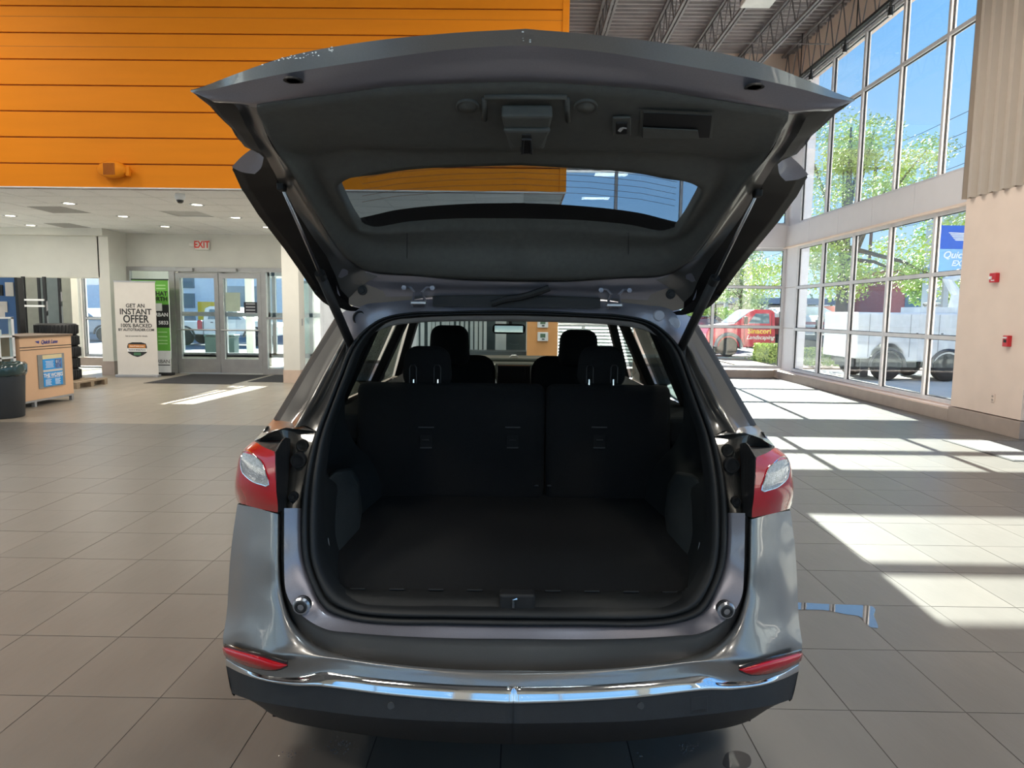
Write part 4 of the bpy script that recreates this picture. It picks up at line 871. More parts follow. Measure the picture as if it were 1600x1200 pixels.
# beads of water along the lip
random.seed(3); LT = bvh([c for c in tg.children if c.name.startswith('lip_skin')][0]); b_ = B()
for x0_, x1_, n_ in ((360, 520, 70), (1150, 1250, 60), (815, 835, 5)):
    for _ in range(n_):
        x_ = random.uniform(x0_, x1_); t_ = abs(x_-820)/520; y_ = 46+72*t_**1.9+random.uniform(2, 22)*(1-t_*.7)
        h_ = LT.ray_cast(OL, (CRI @ ray(x_, y_)).normalized())
        if h_[0]:
            r_ = random.uniform(.0008, .0018); bmesh.ops.create_icosphere(b_, subdivisions=1, radius=r_, matrix=Matrix.Translation(h_[0]) @ Matrix.Diagonal((1.5, 1, 1, 1)))
tch('water_beads', b_, mat('water_bead', (.75, .78, .8), .05, .3, 1), kind='stuff')
# details on the trim
def tv(y): return 1.45+(y-131)/(236-131)*.25
TTR = bvh(tt)
def onp(x, y, d=.0): return onm(TTR, x, y, d, tv(y))
nrm = (onp(700, 200)-onp(700, 160)).cross(Vector((1, 0, 0))).normalized()
if nrm.z > 0: nrm = -nrm
slope = (onp(700, 200)-onp(700, 160)).normalized()
slope.x = 0; slope.normalize()
TMx = Matrix((Vector((1, 0, 0)), slope, nrm)).transposed()
def trimM(x, y, d=0):
    M = TMx.to_4x4(); M.translation = onp(x, y)+nrm*(.001+d); return M
for x_ in (731, 915):
    b_ = lathe(B(), [(.026, -.01), (.026, .002), (.0235, .005), (.020, .001), (.0185, .004), (0, .006)], (0, 0, 0), 'Z', 24); bmesh.ops.transform(b_, matrix=trimM(x_, 166), verts=b_.verts); tch('bump_pad', b_, TRIM, smooth=True)
# latch housing
def trap(x0, x1, x2, x3, y0, y1, h, name, m, par=tt, base=.0):
    q = [onp(x0, y0), onp(x1, y0), onp(x2, y1), onp(x3, y1)]; q = [p+nrm*(.004+base) for p in q]
    return obj(name, poly(B(), q, nrm*h), m, par, bevel=.006)
for pr_ in (((757,152),(757,186)), ((757,150),(886,150)), ((886,152),(888,188))):
    a, b = (onp(*p_)+nrm*.002 for p_ in pr_); obj('raised_rib', tube(B(), [a, b], .006, 8), TRIM, tt, smooth=True)
lh = trap(783, 864, 850, 797, 160, 214, .03, 'latch_housing', TRIM)
lh2 = trap(786, 861, 848, 800, 178, 206, .012, 'latch_shelf', TRIM, base=.026)
trap(815, 831, 832, 813, 182, 214, .012, 'latch_slot', BLACK, base=.030); 
a, b = onp(817, 190)+nrm*.05, onp(829, 190)+nrm*.05
obj('latch_claw', tube(B(), [onp(816, 212)+nrm*.046, onp(818, 186)+nrm*.05, onp(829, 186)+nrm*.05, onp(831, 212)+nrm*.046], .003, 6), MATS['dark_steel'], tt)
# close button
bt_ = trap(957, 986, 986, 957, 178, 207, .006, 'button_bezel', TRIM); trap(962, 981, 981, 962, 184, 202, .006, 'button', BLACK, base=.004)
MB_ = TMx.to_4x4() @ Matrix.Diagonal((1, -1, 1, 1))
ic = [onp(x_, y_)+nrm*.016 for x_, y_ in ((965, 194), (968, 190), (973, 188.5), (979, 189.5), (979, 191), (974, 190.6), (972, 193), (969, 196))]
obj('tailgate_icon', poly(B(), ic, nrm*.001), mat('white_print', (.55, .55, .55), .6), tt)
# pull handle: recess shade painted as a flat black panel
b_ = B(); o4 = [(1001,167),(1117,172),(1112,214),(998,213)]; i4 = [(1006,171),(1112,176),(1108,210),(1003,210)]
o4 = [onp(*p)+nrm*.006 for p in o4]; i4 = [onp(*p)+nrm*.006 for p in i4]; dk = [p-nrm*.0+nrm*.001 for p in i4]
for k in range(4):
    a, b, c, d = [bb.verts.new(p) if False else b_.verts.new(p) for bb, p in ((b_, o4[k]), (b_, o4[(k+1) % 4]), (b_, i4[(k+1) % 4]), (b_, i4[k]))]; b_.faces.new((a, b, c, d))
    a2, b2, c2, d2 = [b_.verts.new(p) for p in (i4[k], i4[(k+1) % 4], dk[(k+1) % 4], dk[k])]; b_.faces.new((a2, b2, c2, d2))
ph = obj('pull_handle_rim', b_, TRIM, tt); obj('pull_shade_panel', poly(B(), [p+nrm*.0015 for p in i4], nrm*.001), BLACK, tt)
obj('pull_grip', poly(B(), [onp(x_, y_)+nrm*.010 for x_, y_ in ((1004,192),(1090,196),(1092,209),(1004,209))], nrm*.003), TRIM, tt, bevel=.001)
for x_ in (1182, 460):
    pass
# lip corner drains
for s in (1, -1):
    q = cp(458, 114, 1.432); q = q if s == 1 else Vector((-q.x, q.y, q.z))
    b_ = lathe(B(), [(0, .004), (.014, .004), (.018, .0), (.02, .004)], (0, 0, 0), 'Z', 14); bmesh.ops.transform(b_, matrix=Matrix.Translation(q+Vector((0, 0, -.012))) @ Matrix.Rotation(pi, 4, 'X'), verts=b_.verts); tch('drain_plug', b_, BLACK)
# seams of the header trim
for x_ in (636, 982):
    v0, v1_ = 2.262, 2.40
    obj('trim_seam', tube(B(), [cp(x_, 364, v0-.004), cp(x_, 395, 2.325), cp(x_, 429, v1_-.004)], .0012, 4), BLACK, tt)
# --- lift struts
for s in (1, -1):
    lo_, hi_ = cp(549, 540, 2.42), cp(440, 290, 1.90)
    if s < 0: lo_, hi_ = mir([lo_])[0], mir([hi_])[0]
    md = lo_.lerp(hi_, .50); d_ = (hi_-lo_).normalized()
    st_ = ch('lift_strut', tube(B(), [lo_+d_*.01, md], .0155, 14), BLACK, smooth=True)
    ch('strut_rod', tube(B(), [md, hi_-d_*.01], .0055, 8), STEEL, st_, smooth=True); ch('strut_collar', tube(B(), [md-d_*.01, md+d_*.015], .0165, 14), RUBBER, st_)
    ch('ball_joint', rbox(hi_, (.022, .03, .03), .006), BLACK, st_); ch('strut_bracket', rbox(lo_+Vector((0, .015, -.01)), (.04, .04, .05), .008), BLACK, st_)
# ================================================================== OUTDOORS
GZ = -.2
CONC = mat('pale_concrete', (.50, .47, .42), .9, var=.08, vs=1.5); ASPH = mat('grey_asphalt', (.16, .16, .165), .9, var=.15, vs=2, bump=.3, bs=30)
gr = empty('ground', label='pale concrete apron and parking lot outside the windows', cat='ground', kind='structure')
obj('parking_lot', BX((-90, 17.9, GZ-.3), (120, 160, GZ-.02)), ASPH, gr)
obj('parking_lot', BX((8.9, -40, GZ-.3), (120, 17.9, GZ-.02)), CONC, gr); obj('parking_lot', BX((-90, -8.1, GZ-.3), (-16.3, 17.9, GZ-.02)), CONC, gr)
obj('parking_lot', BX((-60, -60, GZ-.3), (120, -8.2, GZ-.02)), CONC, gr)
obj('apron', BX((-22, 17.95, GZ-.1), (7.2, 23.4, GZ)), CONC, gr); obj('apron', BX((7.2, 8, GZ-.1), (17, 21.5, GZ)), CONC, gr)
obj('road', BX((-60, 27.5, GZ-.1), (60, 30.2, GZ-.01)), CONC, gr); obj('wall_footing', BX((6.85, YN, -.3), (7.2, YC+.3, .2)), BASE, gr); obj('wall_footing', BX((.6, YC+.1, -.3), (7.2, YC+.3, .2)), BASE, gr)
GRASSM = mat('pale_green_grass', (.25, .32, .09), .9, var=.35, vs=9); MULCH = mat('brown_mulch', (.25, .17, .12), .95, var=.3, vs=20)
lawn = empty('lawn', label='sunlit grass bed with mulch edge between the window and the parked vehicles', cat='grass', kind='stuff')
obj('soil', BX((7.9, 23.6, GZ-.05), (24, 28.6, GZ+.02)), MULCH, lawn); 
b_ = B()
for i in range(3500):
    x_, y_ = random.uniform(9.4, 24), random.uniform(24.6, 28.5); h_ = random.uniform(.06, .2); a = random.uniform(0, pi)
    v = [b_.verts.new((x_-.04*cos(a), y_-.04*sin(a), GZ+.02)), b_.verts.new((x_+.04*cos(a), y_+.04*sin(a), GZ+.02)), b_.verts.new((x_+random.uniform(-.05, .05), y_, GZ+h_))]; b_.faces.new(v)
g_ = obj('grass_blades', b_, GRASSM, lawn, kind='stuff')
LEAF = {}
def leaf_mat(n, c):
    m = mat(n, c, .7, var=.3, vs=1.2); return m
LG = leaf_mat('bright_green_leaves', (.30, .42, .08)); LY = leaf_mat('yellow_green_leaves', (.42, .50, .13)); LD = leaf_mat('mid_green_leaves', (.16, .26, .07)); LW = leaf_mat('pale_green_leaves', (.38, .45, .25))
BARK = mat('grey_brown_bark', (.12, .10, .085), .9, var=.2, bump=.5, bs=12)
def leaves(bm, c, r, n, s, shell=.55):
    for _ in range(n):
        d = Vector((random.gauss(0, 1), random.gauss(0, 1), random.gauss(0, 1))).normalized(); q = Vector(c) + Vector((d.x*r[0], d.y*r[1], d.z*r[2]))*random.uniform(shell, 1)**.6
        u = Vector((random.gauss(0, 1), random.gauss(0, 1), random.gauss(0, 1))).normalized(); w = u.orthogonal().normalized(); k = s*random.uniform(.6, 1.3)
        bm.faces.new([bm.verts.new(q+u*k), bm.verts.new(q+w*k*.55), bm.verts.new(q-u*k), bm.verts.new(q-w*k*.55)])
def hedge(name, a, b, n, label, m=LG):
    h = empty(name, label=label, cat='hedge')
    obj('core', BX((a[0]+.12, a[1]+.12, a[2]), (b[0]-.12, b[1]-.12, b[2]-.1)), LD, h)
    bm = B()
    for _ in range(n):
        p = [random.uniform(a[i], b[i]) for i in range(3)]; f = random.randrange(4)
        if f == 0: p[2] = b[2]-random.uniform(0, .08)
        elif f == 1: p[1] = a[1]+random.uniform(0, .08)
        elif f == 2: p[0] = a[0]+random.uniform(0, .08)
        else: p[1] = b[1]-random.uniform(0, .08)
        u = Vector((random.gauss(0, 1), random.gauss(0, 1), random.gauss(0, 1))).normalized(); w = u.orthogonal(); k = random.uniform(.03, .06)
        bm.faces.new([bm.verts.new(Vector(p)+u*k), bm.verts.new(Vector(p)+w*k*.6), bm.verts.new(Vector(p)-u*k), bm.verts.new(Vector(p)-w*k*.6)])
    obj('foliage', bm, m, h, kind='stuff'); return h
hedge('hedge', (9.3, 26.2, GZ), (10.35, 27.2, .52), 2600, 'clipped green hedge block in front of the red truck', LY)
hedge('hedge', (10.9, 28.4, GZ), (20, 29.2, .30), 4200, 'long low clipped hedge behind the grass bed', LY)
def tree(loc, h, blobs, n, s, m, label, tr=.14, lean=0, group=None, limbs=6):
    t = empty('tree', (loc[0], loc[1], GZ), label=label, cat='tree', group=group)
    b = B(); tube(b, [(0, 0, 0), (lean*.3, 0, h*.35), (lean, 0, h*.7), (lean*1.2, .1, h*.95)], [tr, tr*.8, tr*.5, tr*.15], 8); obj('trunk', b, BARK, t, smooth=True)
    for k in range(limbs):
        z0 = h*random.uniform(.3, .55); bl = blobs[k % len(blobs)]
        o = obj('branch', tube(B(), [(lean*.5, 0, z0), ((bl[0]+lean)*.5, bl[1]*.5, z0*.5+bl[2]*.5+.2), (bl[0], bl[1], bl[2])], [tr*.4, tr*.25, tr*.08], 6), BARK, t)
    b = B()
    for bl in blobs: leaves(b, bl[:3], bl[3:6], int(n*bl[4]/sum(x_[4] for x_ in blobs)), s, .2)
    obj('foliage', b, m, t, kind='stuff'); return t
random.seed(11)
big = []
for k in range(32):
    a = random.uniform(0, 2*pi); rr = random.uniform(.6, 4.8); zz = random.uniform(3.0, 9.2); q = 1 if zz < 6.5 else .6
    big.append((rr*cos(a)*q, rr*sin(a)*q*.6, zz, random.uniform(.7, 1.5), random.uniform(.7, 1.3), random.uniform(.5, 1.0)))
tree((12.6, 27), 9.5, big, 26000, .07, LY, 'large spreading tree with a dark trunk beyond the right windows', .27, limbs=14)
sm = [(random.uniform(-1.0, 1.0), random.uniform(-.8, .8), random.uniform(2.4, 5.8), random.uniform(.5, .9), .7, random.uniform(.5, .9)) for _ in range(14)]
tree((12.2, 38), 6.2, sm, 7000, .08, LW, 'young pale green tree behind the red truck', .10)
sm = [(random.uniform(-1.8, 1.8), random.uniform(-.8, .8), random.uniform(1.2, 3.6), random.uniform(.7, 1.2), .9, random.uniform(.5, .9)) for _ in range(9)]
tree((13.4, 47), 4, sm, 5000, .10, LG, 'low bright green tree far behind the black car', .12)
sm = [(random.uniform(-1.5, 1.5), random.uniform(-1, 1), random.uniform(3.2, 6.5), random.uniform(.8, 1.4), 1, random.uniform(.6, 1)) for _ in range(10)]
tree((22.5, 38), 7.5, sm, 6000, .10, LG, 'bright green tree above the white utility truck', .2)
for k in range(9):
    x_ = -42+k*11+random.uniform(-2, 2); sm = [(random.uniform(-3.5, 3.5), random.uniform(-2, 2), random.uniform(1.5, 4.6), 2.2, 2, 1.5) for _ in range(6)]
    tree((x_, 80), 5, sm, 1700, .25, LD, 'distant green tree along the far side of the lot', .3, group='distant trees along the lot')
# vehicles outside
TYRE = MATS['tyre_rubber']; DGLASS = mat('dark_vehicle_glass', (.08, .14, .20), .08, coat=1)
def wheel(par, x, y, r, w=.24):
    o = obj('wheel', lathe(B(), [(r*.6, -w/2), (r*.96, -w/2), (r, -w*.35), (r, w*.35), (r*.96, w/2), (r*.6, w/2)], (x, y, r), 'Y', 22), TYRE, par, smooth=True)
    obj('hub', lathe(B(), [(0, -w*.42), (r*.25, -w*.46), (r*.35, -w*.3), (r*.6, -w*.44), (r*.6, w*.4), (0, w*.4)], (x, y, r), 'Y', 18), STEEL, o, smooth=True)
    for q in range(6):
        a = q*pi/3; obj('lug', lathe(B(), [(0, -w*.5), (r*.07, -w*.48), (r*.07, -w*.3)], (x+r*.42*cos(a), y, r+r*.42*sin(a)), 'Y', 6), BLACK, o)
def vehicle(loc, prof, wid, col, label, cat='truck', wins=(), wheels=(), r=.4, rz=0, group=None, name='truck'):
    t = empty(name, (loc[0], loc[1], GZ), rz, label, cat, group)
    obj('body', poly(B(), [(x_, -wid/2, z_) for x_, z_ in prof], (0, wid, 0)), col, t, bevel=.05)
    for w_ in wins: obj('side_window', poly(B(), [(x_, -wid/2-.012, z_) for x_, z_ in w_], (0, .012, 0)), DGLASS, t)
    for x_ in wheels:
        for y_ in (-wid/2+.10, wid/2-.10): wheel(t, x_, y_, r)
        arc = [Vector((x_+(r+.09)*cos(a), -wid/2-.02, r+(r+.09)*sin(a))) for a in [pi*k/12 for k in range(13)]]
        obj('wheel_arch', tube(B(), arc, .05, 6), mat('dark_arch', (.04, .04, .045), .6), t)
    return t
REDP = mat('red_truck_paint', (.52, .02, .045), .3, coat=.6); WHP = mat('white_vehicle_paint', (.66, .69, .70), .35, coat=.6); BLKP = mat('black_vehicle_paint', (.02, .025, .04), .2, coat=1)
# red flatbed truck with sign-writing, facing left
rt = vehicle((8.2, 31), [(0, .45), (-.02, 1.0), (.1, 1.30), (1.05, 1.42), (1.22, 1.46), (1.85, 2.0), (2.05, 2.08), (2.72, 2.08), (2.92, 1.98), (3.02, .50), (1.7, .42)], 2.1, REDP, 'red flatbed work truck with yellow and white lettering on its door', wins=[[(1.78, 1.47), (2.08, 1.9), (2.66, 1.9), (2.70, 1.47)]], wheels=(.95, 5.6), r=.43)
obj('windscreen', poly(B(), [(1.22, -.98, 1.48), (1.85, -.98, 1.99), (1.85, .98, 1.99), (1.22, .98, 1.48)], (-.02, 0, .015)), mat('pale_glass', (.35, .5, .6), .08, coat=1), rt)
obj('fender', tube(B(), [Vector((.95+.56*cos(a), -1.08, .43+.56*sin(a))) for a in [pi*k/12 for k in range(13)]], .08, 8), mat('grey_fender', (.16, .17, .19), .4), rt)
obj('door_seam', box(box(B(), (1.62, -1.058, .5), (1.635, -1.05, 1.45)), (2.78, -1.058, .5), (2.795, -1.05, 1.9)), BLACK, rt)
obj('door_mirror', rbox((1.62, -1.2, 1.6), (.12, .2, .34), .03), BLACK, rt); obj('running_board', BX((1.75, -1.15, .38), (3.2, -1.0, .44)), BLACK, rt)
obj('flatbed', BX((3.2, -1.1, .85), (7.4, 1.1, 1.0)), BLACK, rt); obj('headboard', BX((3.2, -1.1, 1.0), (3.27, 1.1, 1.75)), REDP, rt)
for zz in (1.2, 1.45): obj('side_stake', BX((3.5, -1.1, zz), (7.4, -1.06, zz+.12)), mat('maroon_board', (.20, .04, .08), .6), rt)
for xx in (3.6, 4.7, 5.8, 7.2): obj('stake_post', BX((xx, -1.12, .9), (xx+.08, -1.04, 1.65)), BLACK, rt)
obj('chassis', BX((3.2, -.5, .5), (7.3, .5, .85)), BLACK, rt); obj('bumper', rbox((-.08, 0, .6), (.2, 2.1, .28), .04), CHROME, rt)
YEL = mat('yellow_lettering', (.85, .55, .05), .5); WLT = mat('white_lettering', (.85, .85, .85), .5)
Mx = lambda x_, y_, z_: frame_m((x_, y_, z_), (1, 0, 0))
text('Sinacori', .32, Mx(2.28, -1.066, 1.13), YEL, rt, 'lettering', bold=.02); text('Landscaping', .25, Mx(2.32, -1.066, .86), WLT, rt, 'lettering', italic=.35, bold=.01)
# dark suv beyond, white cap vehicle, white suv
vehicle((7.2, 37), [(0, .4), (0, 1.1), (.3, 1.72), (3.2, 1.78), (4.0, 1.2), (4.6, 1.05), (4.7, .4)], 1.9, BLKP, 'black sport utility vehicle parked behind the red truck', 'car', [[(.45, 1.15), (.6, 1.6), (1.7, 1.62), (1.7, 1.15)], [(1.8, 1.15), (1.8, 1.62), (3.1, 1.62), (3.6, 1.17)]], (.95, 3.7), .38, name='suv')
wc = vehicle((12.7, 35.4), [(0, .5), (0, 1.3), (.1, 1.9), (.5, 2.25), (2.4, 2.3), (3.0, 2.0), (3.1, .5)], 2.2, WHP, 'white rounded camper body parked behind the low hedge', 'trailer', [], (1.5,), .36, name='trailer')
vehicle((13.8, 33.2), [(0, .42), (0, 1.15), (.25, 1.85), (2.6, 1.9), (3.3, 1.3), (4.5, 1.15), (4.6, .42)], 1.9, WHP, 'white sport utility vehicle parked right of the camper body', 'car', [[(.4, 1.2), (.5, 1.7), (1.5, 1.72), (1.5, 1.2)], [(1.6, 1.2), (1.6, 1.72), (2.5, 1.72), (3.0, 1.22)]], (.9, 3.7), .38, name='suv')
# white utility truck close to the right windows
ut = vehicle((9.5, 20.4), [(0, .62), (0, 1.93), (4.3, 1.93), (4.3, .55), (1.42, .55), (1.32, .85), (1.1, 1.05), (.7, 1.05), (.5, .85), (.42, .62)], 2.1, WHP, 'white utility truck with side compartments parked close to the right windows', wheels=(.92, 2.62), r=.40)
for xx in (.35, 1.5, 2.3, 3.1, 3.8): obj('door_seam', BX((xx, -1.06, .68), (xx+.015, -1.05, 1.88)), mat('grey_seam', (.3, .32, .33), .6), ut)
for xx in (.2, .6, 1.7, 2.4, 3.3): obj('latch', rbox((xx, -1.06, 1.35), (.06, .02, .03), .005), BLACK, ut)
obj('mud_flap', BX((.2, -1.0, .10), (.42, -.95, .62)), BLACK, ut); obj('chassis', BX((.2, -.6, .35), (3.8, .6, .62)), BLACK, ut)
for xx in (3.05, 3.3): obj('lamp', rbox((xx, -1.06, .72), (.09, .02, .07), .01), mat('amber_lamp', (.7, .25, .1), .3), ut)
obj('aerial_lift', tube(B(), [(3.3, 0, 1.9), (3.4, 0, 2.5), (3.1, 0, 2.9), (3.6, 0, 3.2)], .16, 10), WHP, ut); obj('tool_box', BX((2.0, -.8, 1.93), (2.9, .4, 2.1)), WHP, ut)
for k, x_ in enumerate((12.15, 12.55)): tag(obj('vent_cap', lathe(B(), [(.12, 1.75), (.12, 2.05), (.17, 2.08), (.17, 2.15), (0, 2.18)], (x_+3.2, 26, 0), 'Z', 12), ALU), ['left', 'right'][k]+' of two grey vent caps showing above the utility truck', 'vent', 'vent caps above the utility truck')
# building and banner sign on the right
bd = empty('building', label='pale grey building with a dark upper band at the far right window', cat='building')
obj('wall', BX((18.6, 29.5, GZ), (32, 32, 6.5)), mat('pale_blue_wall', (.50, .54, .62), .8), bd); obj('roof_band', BX((18.5, 29.4, 3.6), (32.1, 32.1, 3.85)), mat('blue_grey_band', (.22, .27, .36), .7), bd)
obj('window', BX((18.9, 29.45, .9), (19.7, 29.5, 2.5)), DGLASS, bd); obj('door', BX((21.5, 29.45, GZ), (22.7, 29.5, 2.2)), ALU, bd)
BLU = mat('royal_blue_panel', (.03, .12, .55), .4); LBL = mat('light_blue_panel', (.25, .48, .75), .4)
sg = empty('sign', label='blue and light blue pylon sign with a white winged wrench logo', cat='sign')
YS = 22.0
a = at(1469, 352, 1, YS); b = at(1556, 432, 1, YS); ax_, az = a.x, a.z; bxx, bz = b.x, b.z; mz = at(1500, 389, 1, YS).z
obj('blue_panel', BX((ax_, YS, mz), (bxx, YS+.25, az)), BLU, sg); obj('light_panel', BX((ax_, YS, bz), (bxx, YS+.25, mz-.005)), LBL, sg)
for xx in (ax_+.4, bxx-.4): obj('post', BX((xx-.08, YS+.08, GZ), (xx+.08, YS+.2, bz)), ALU, sg)
cx_ = at(1512, 372, 1, YS)
for k in range(5): obj('logo_feather', poly(B(), [(cx_.x-.62+k*.05+.0, YS-.02, cx_.z+.17-k*.055), (cx_.x+.1, YS-.02, cx_.z+.15-k*.05), (cx_.x+.12, YS-.02, cx_.z+.115-k*.05), (cx_.x-.58+k*.05, YS-.02, cx_.z+.14-k*.055)], (0, .015, 0)), WLT, sg)
obj('logo_wrench', box(B(), (-.05, -.02, -.34), (.05, 0, .34), Matrix.Translation((cx_.x+.16, YS, cx_.z+.02)) @ Matrix.Rotation(radians(8), 4, 'Y')), WLT, sg)
obj('logo_jaw', tube(B(), [(cx_.x+.16+.11*cos(t), YS-.01, cx_.z-.36+.11*sin(t)) for t in [radians(-50+28*k) for k in range(11)]], .04, 6), WLT, sg); obj('logo_jaw', tube(B(), [(cx_.x+.2+.10*cos(t), YS-.01, cx_.z+.40+.10*sin(t)) for t in [radians(130+28*k) for k in range(11)]], .035, 6), WLT, sg)
q = at(1512, 399, 1, YS); text('Quick Lane', .30, frame_m((q.x-.1, YS-.015, q.z), (1, 0, 0)), WLT, sg, italic=.3, bold=.02); q = at(1514, 412, 1, YS); text('EXPRESS', .25, frame_m((q.x-.1, YS-.015, q.z), (1, 0, 0)), WLT, sg, italic=.3, bold=.02)
# far building with canopy, red sign, red block
wp_ = empty('backdrop_wall', label='white backdrop wall added outside to whiten the view behind the cream column', cat='wall'); obj('panel', BX((-6.6, 19.5, GZ), (-4.5, 19.65, 2.35)), WHITE, wp_); obj('cap', BX((-6.65, 19.45, 2.35), (-4.45, 19.7, 2.42)), ALU, wp_)  # backdrop added to whiten the view, kept low so sun passes over
fb = empty('building', label='low far building with a blue grey canopy behind the red truck', cat='building')
obj('wall', BX((19, 62, GZ), (30, 70, 2.6)), mat('cream_far_wall', (.55, .5, .42), .8), fb); obj('canopy', BX((17.5, 60, 2.7), (28, 70, 3.2)), mat('blue_grey_band', (.22, .27, .36), .7), fb)
for xx in (18, 21.5, 25): obj('canopy_post', BX((xx, 60.5, GZ), (xx+.3, 60.8, 2.7)), WHITE, fb)
for xx in (20, 22.3, 25.8): obj('window', BX((xx, 61.9, .6), (xx+1.3, 62, 2.2)), DGLASS, fb)
rs_ = empty('sign', label='small red roadside sign above the black vehicle', cat='sign'); obj('board', BX((14.1, 44, 1.75), (14.55, 44.1, 2.1)), REDP, rs_); obj('post', BX((14.3, 44, GZ), (14.36, 44.1, 1.75)), ALU, rs_)
rb = empty('building', label='red brick building seen behind the big tree', cat='building'); obj('wall', BX((28, 52, GZ), (40, 60, 5.2)), mat('red_brick_wall', (.40, .13, .11), .8, var=.2, vs=8), rb); obj('roof', BX((27.8, 51.8, 5.2), (40.2, 60, 5.5)), ALU, rb)
for xx in (29, 31.5, 34, 36.5): obj('window', BX((xx, 51.95, 1), (xx+1.4, 52, 3.6)), DGLASS, rb)
# power lines
for k, (py, z_) in enumerate([(0, 12.2), (0, 14.0), (0, 15.4), (0, 16.6), (0, 10.6), (0, 18.4)]):
    pts_ = [(33+k*.3, 12+7*i, z_-.9*sin(pi*((12+7*i) % 40)/40)) for i in range(14)]
    tag(obj('power_line', tube(B(), pts_, .022, 4), BLACK), 'black overhead wire, number '+['two from below', 'three from below', 'four from below', 'five from below', 'one at the very bottom', 'six at the top'][k]+' in the sky', 'wire', 'overhead wires in the sky')
up = empty('utility_pole', (35.2, 70, GZ), label='distant utility pole carrying overhead wires', cat='pole'); obj('pole', tube(B(), [(0, 0, 0), (0, 0, 18)], .16, 8), BARK, up); obj('crossarm', BX((-1.2, -.08, 16.5), (1.2, .08, 16.7)), BARK, up)
# left side outdoors
lb = empty('building', label='long pale blue metal clad building beyond the entrance', cat='building')
obj('wall', BX((-46, 52, GZ), (-9, 60, 7)), mat('pale_blue_cladding', (.86, .90, .95), .6), lb)
for k in range(16): obj('cladding_rib', BX((-16.5+k*.45, 51.93, 1.5), (-16.4+k*.45, 52, 7)), MATS['pale_blue_cladding'], lb)
for xx in (-27.6, -25.9): 
    for zz in (.2, 1.7, 3.2): obj('window', BX((xx, 51.94, zz), (xx+1.1, 52, zz+1.1)), DGLASS, lb)
obj('roller_door', BX((-23, 51.94, GZ), (-19, 52, 3.4)), ALU, lb)
ys_ = empty('sign', label='yellow board standing by the pale building', cat='sign'); obj('board', BX((-21.3, 45, .9), (-20.2, 45.1, 2.1)), mat('yellow_board', (.85, .55, .03), .5), ys_); obj('post', BX((-20.8, 45, GZ), (-20.7, 45.1, .9)), ALU, ys_)
wp = vehicle((-18.0, 35), [(0, .55), (0, 1.18), (2.15, 1.2), (2.25, 1.85), (2.5, 1.95), (3.6, 1.93), (4.35, 1.28), (5.6, 1.15), (5.8, .95), (5.8, .5)], 2.0, WHP, 'white pickup truck parked outside the entrance doors', wins=[[(2.4, 1.3), (2.5, 1.8), (3.1, 1.8), (3.1, 1.3)], [(3.2, 1.3), (3.2, 1.8), (3.55, 1.78), (4.1, 1.3)]], wheels=(1.2, 4.7), r=.42)
obj('tail_lamp', BX((-.02, -1.01, .8), (.06, -.8, 1.15)), REDP, wp); obj('red_marker', rbox((2.0, -1.03, 1.0), (.22, .04, .5), .05), REDP, wp)
obj('bed_seam', BX((2.15, -1.012, .55), (2.18, -1.0, 1.2)), BLACK, wp); obj('door_handle', rbox((2.6, -1.02, 1.15), (.14, .03, .04), .01), BLACK, wp)
vehicle((-26.5, 38), [(0, .42), (0, 1.15), (.25, 1.75), (2.6, 1.8), (3.3, 1.25), (4.5, 1.1), (4.6, .42)], 1.9, mat('silver_blue_paint', (.25, .31, .38), .3, .3, coat=.6), 'silver blue car behind the roll-up banners', 'car', [[(.4, 1.2), (.5, 1.6), (1.5, 1.62), (1.5, 1.2)], [(1.6, 1.2), (1.6, 1.62), (2.5, 1.62), (3.0, 1.2)]], (.9, 3.7), .38, name='suv')
vehicle((-31.5, 36), [(0, .42), (0, 1.15), (.25, 1.65), (2.6, 1.65), (3.3, 1.15), (4.5, 1.0), (4.6, .42)], 1.9, BLKP, 'dark blue car beyond the narrow back window', 'car', [[(.4, 1.15), (.5, 1.5), (1.5, 1.52), (1.5, 1.15)], [(1.6, 1.15), (1.6, 1.52), (2.5, 1.52), (3.0, 1.15)]], (.9, 3.7), .36, name='car')
BIN_ = mat('dark_green_bin', (.035, .075, .065), .5)
for k, px in enumerate((334, 361)):
    q = at(px, 556, 2, GZ); t = empty('litter_bin', (q.x, 24.9, GZ), label=['square dark green litter bin seen through the left door leaf', 'square dark green litter bin seen through the right door leaf'][k], cat='bin')
    sc2 = 24.9/q.y; t.location.x = q.x*sc2
    obj('body', rbox((0, 0, .4), (.44, .44, .8), .02), BIN_, t); obj('lid', rbox((0, 0, .84), (.50, .50, .09), .03), BIN_, t); obj('slot', BX((-.14, -.255, .81), (.14, -.245, .85)), BLACK, t)
# ================================================================== ROOM OBJECTS, LEFT
EX = mat('exit_red', (.75, .05, .03), .5); ESG = mat('exit_sign_face', (.75, .72, .66), .5)
ex = empty('exit_sign', at(317, 383, 1, YD-.02), label='small white exit sign with red letters above the entrance', cat='sign')
obj('body', rbox((0, -.03, 0), (.34, .06, .24), .01), ESG, ex); text('EXIT', .23, frame_m((0, -.065, 0), (1, 0, 0)), EX, ex, bold=.025, sx=.8); obj('lamp_head', rbox((-.24, -.05, .0), (.12, .08, .09), .02), ESG, ex)
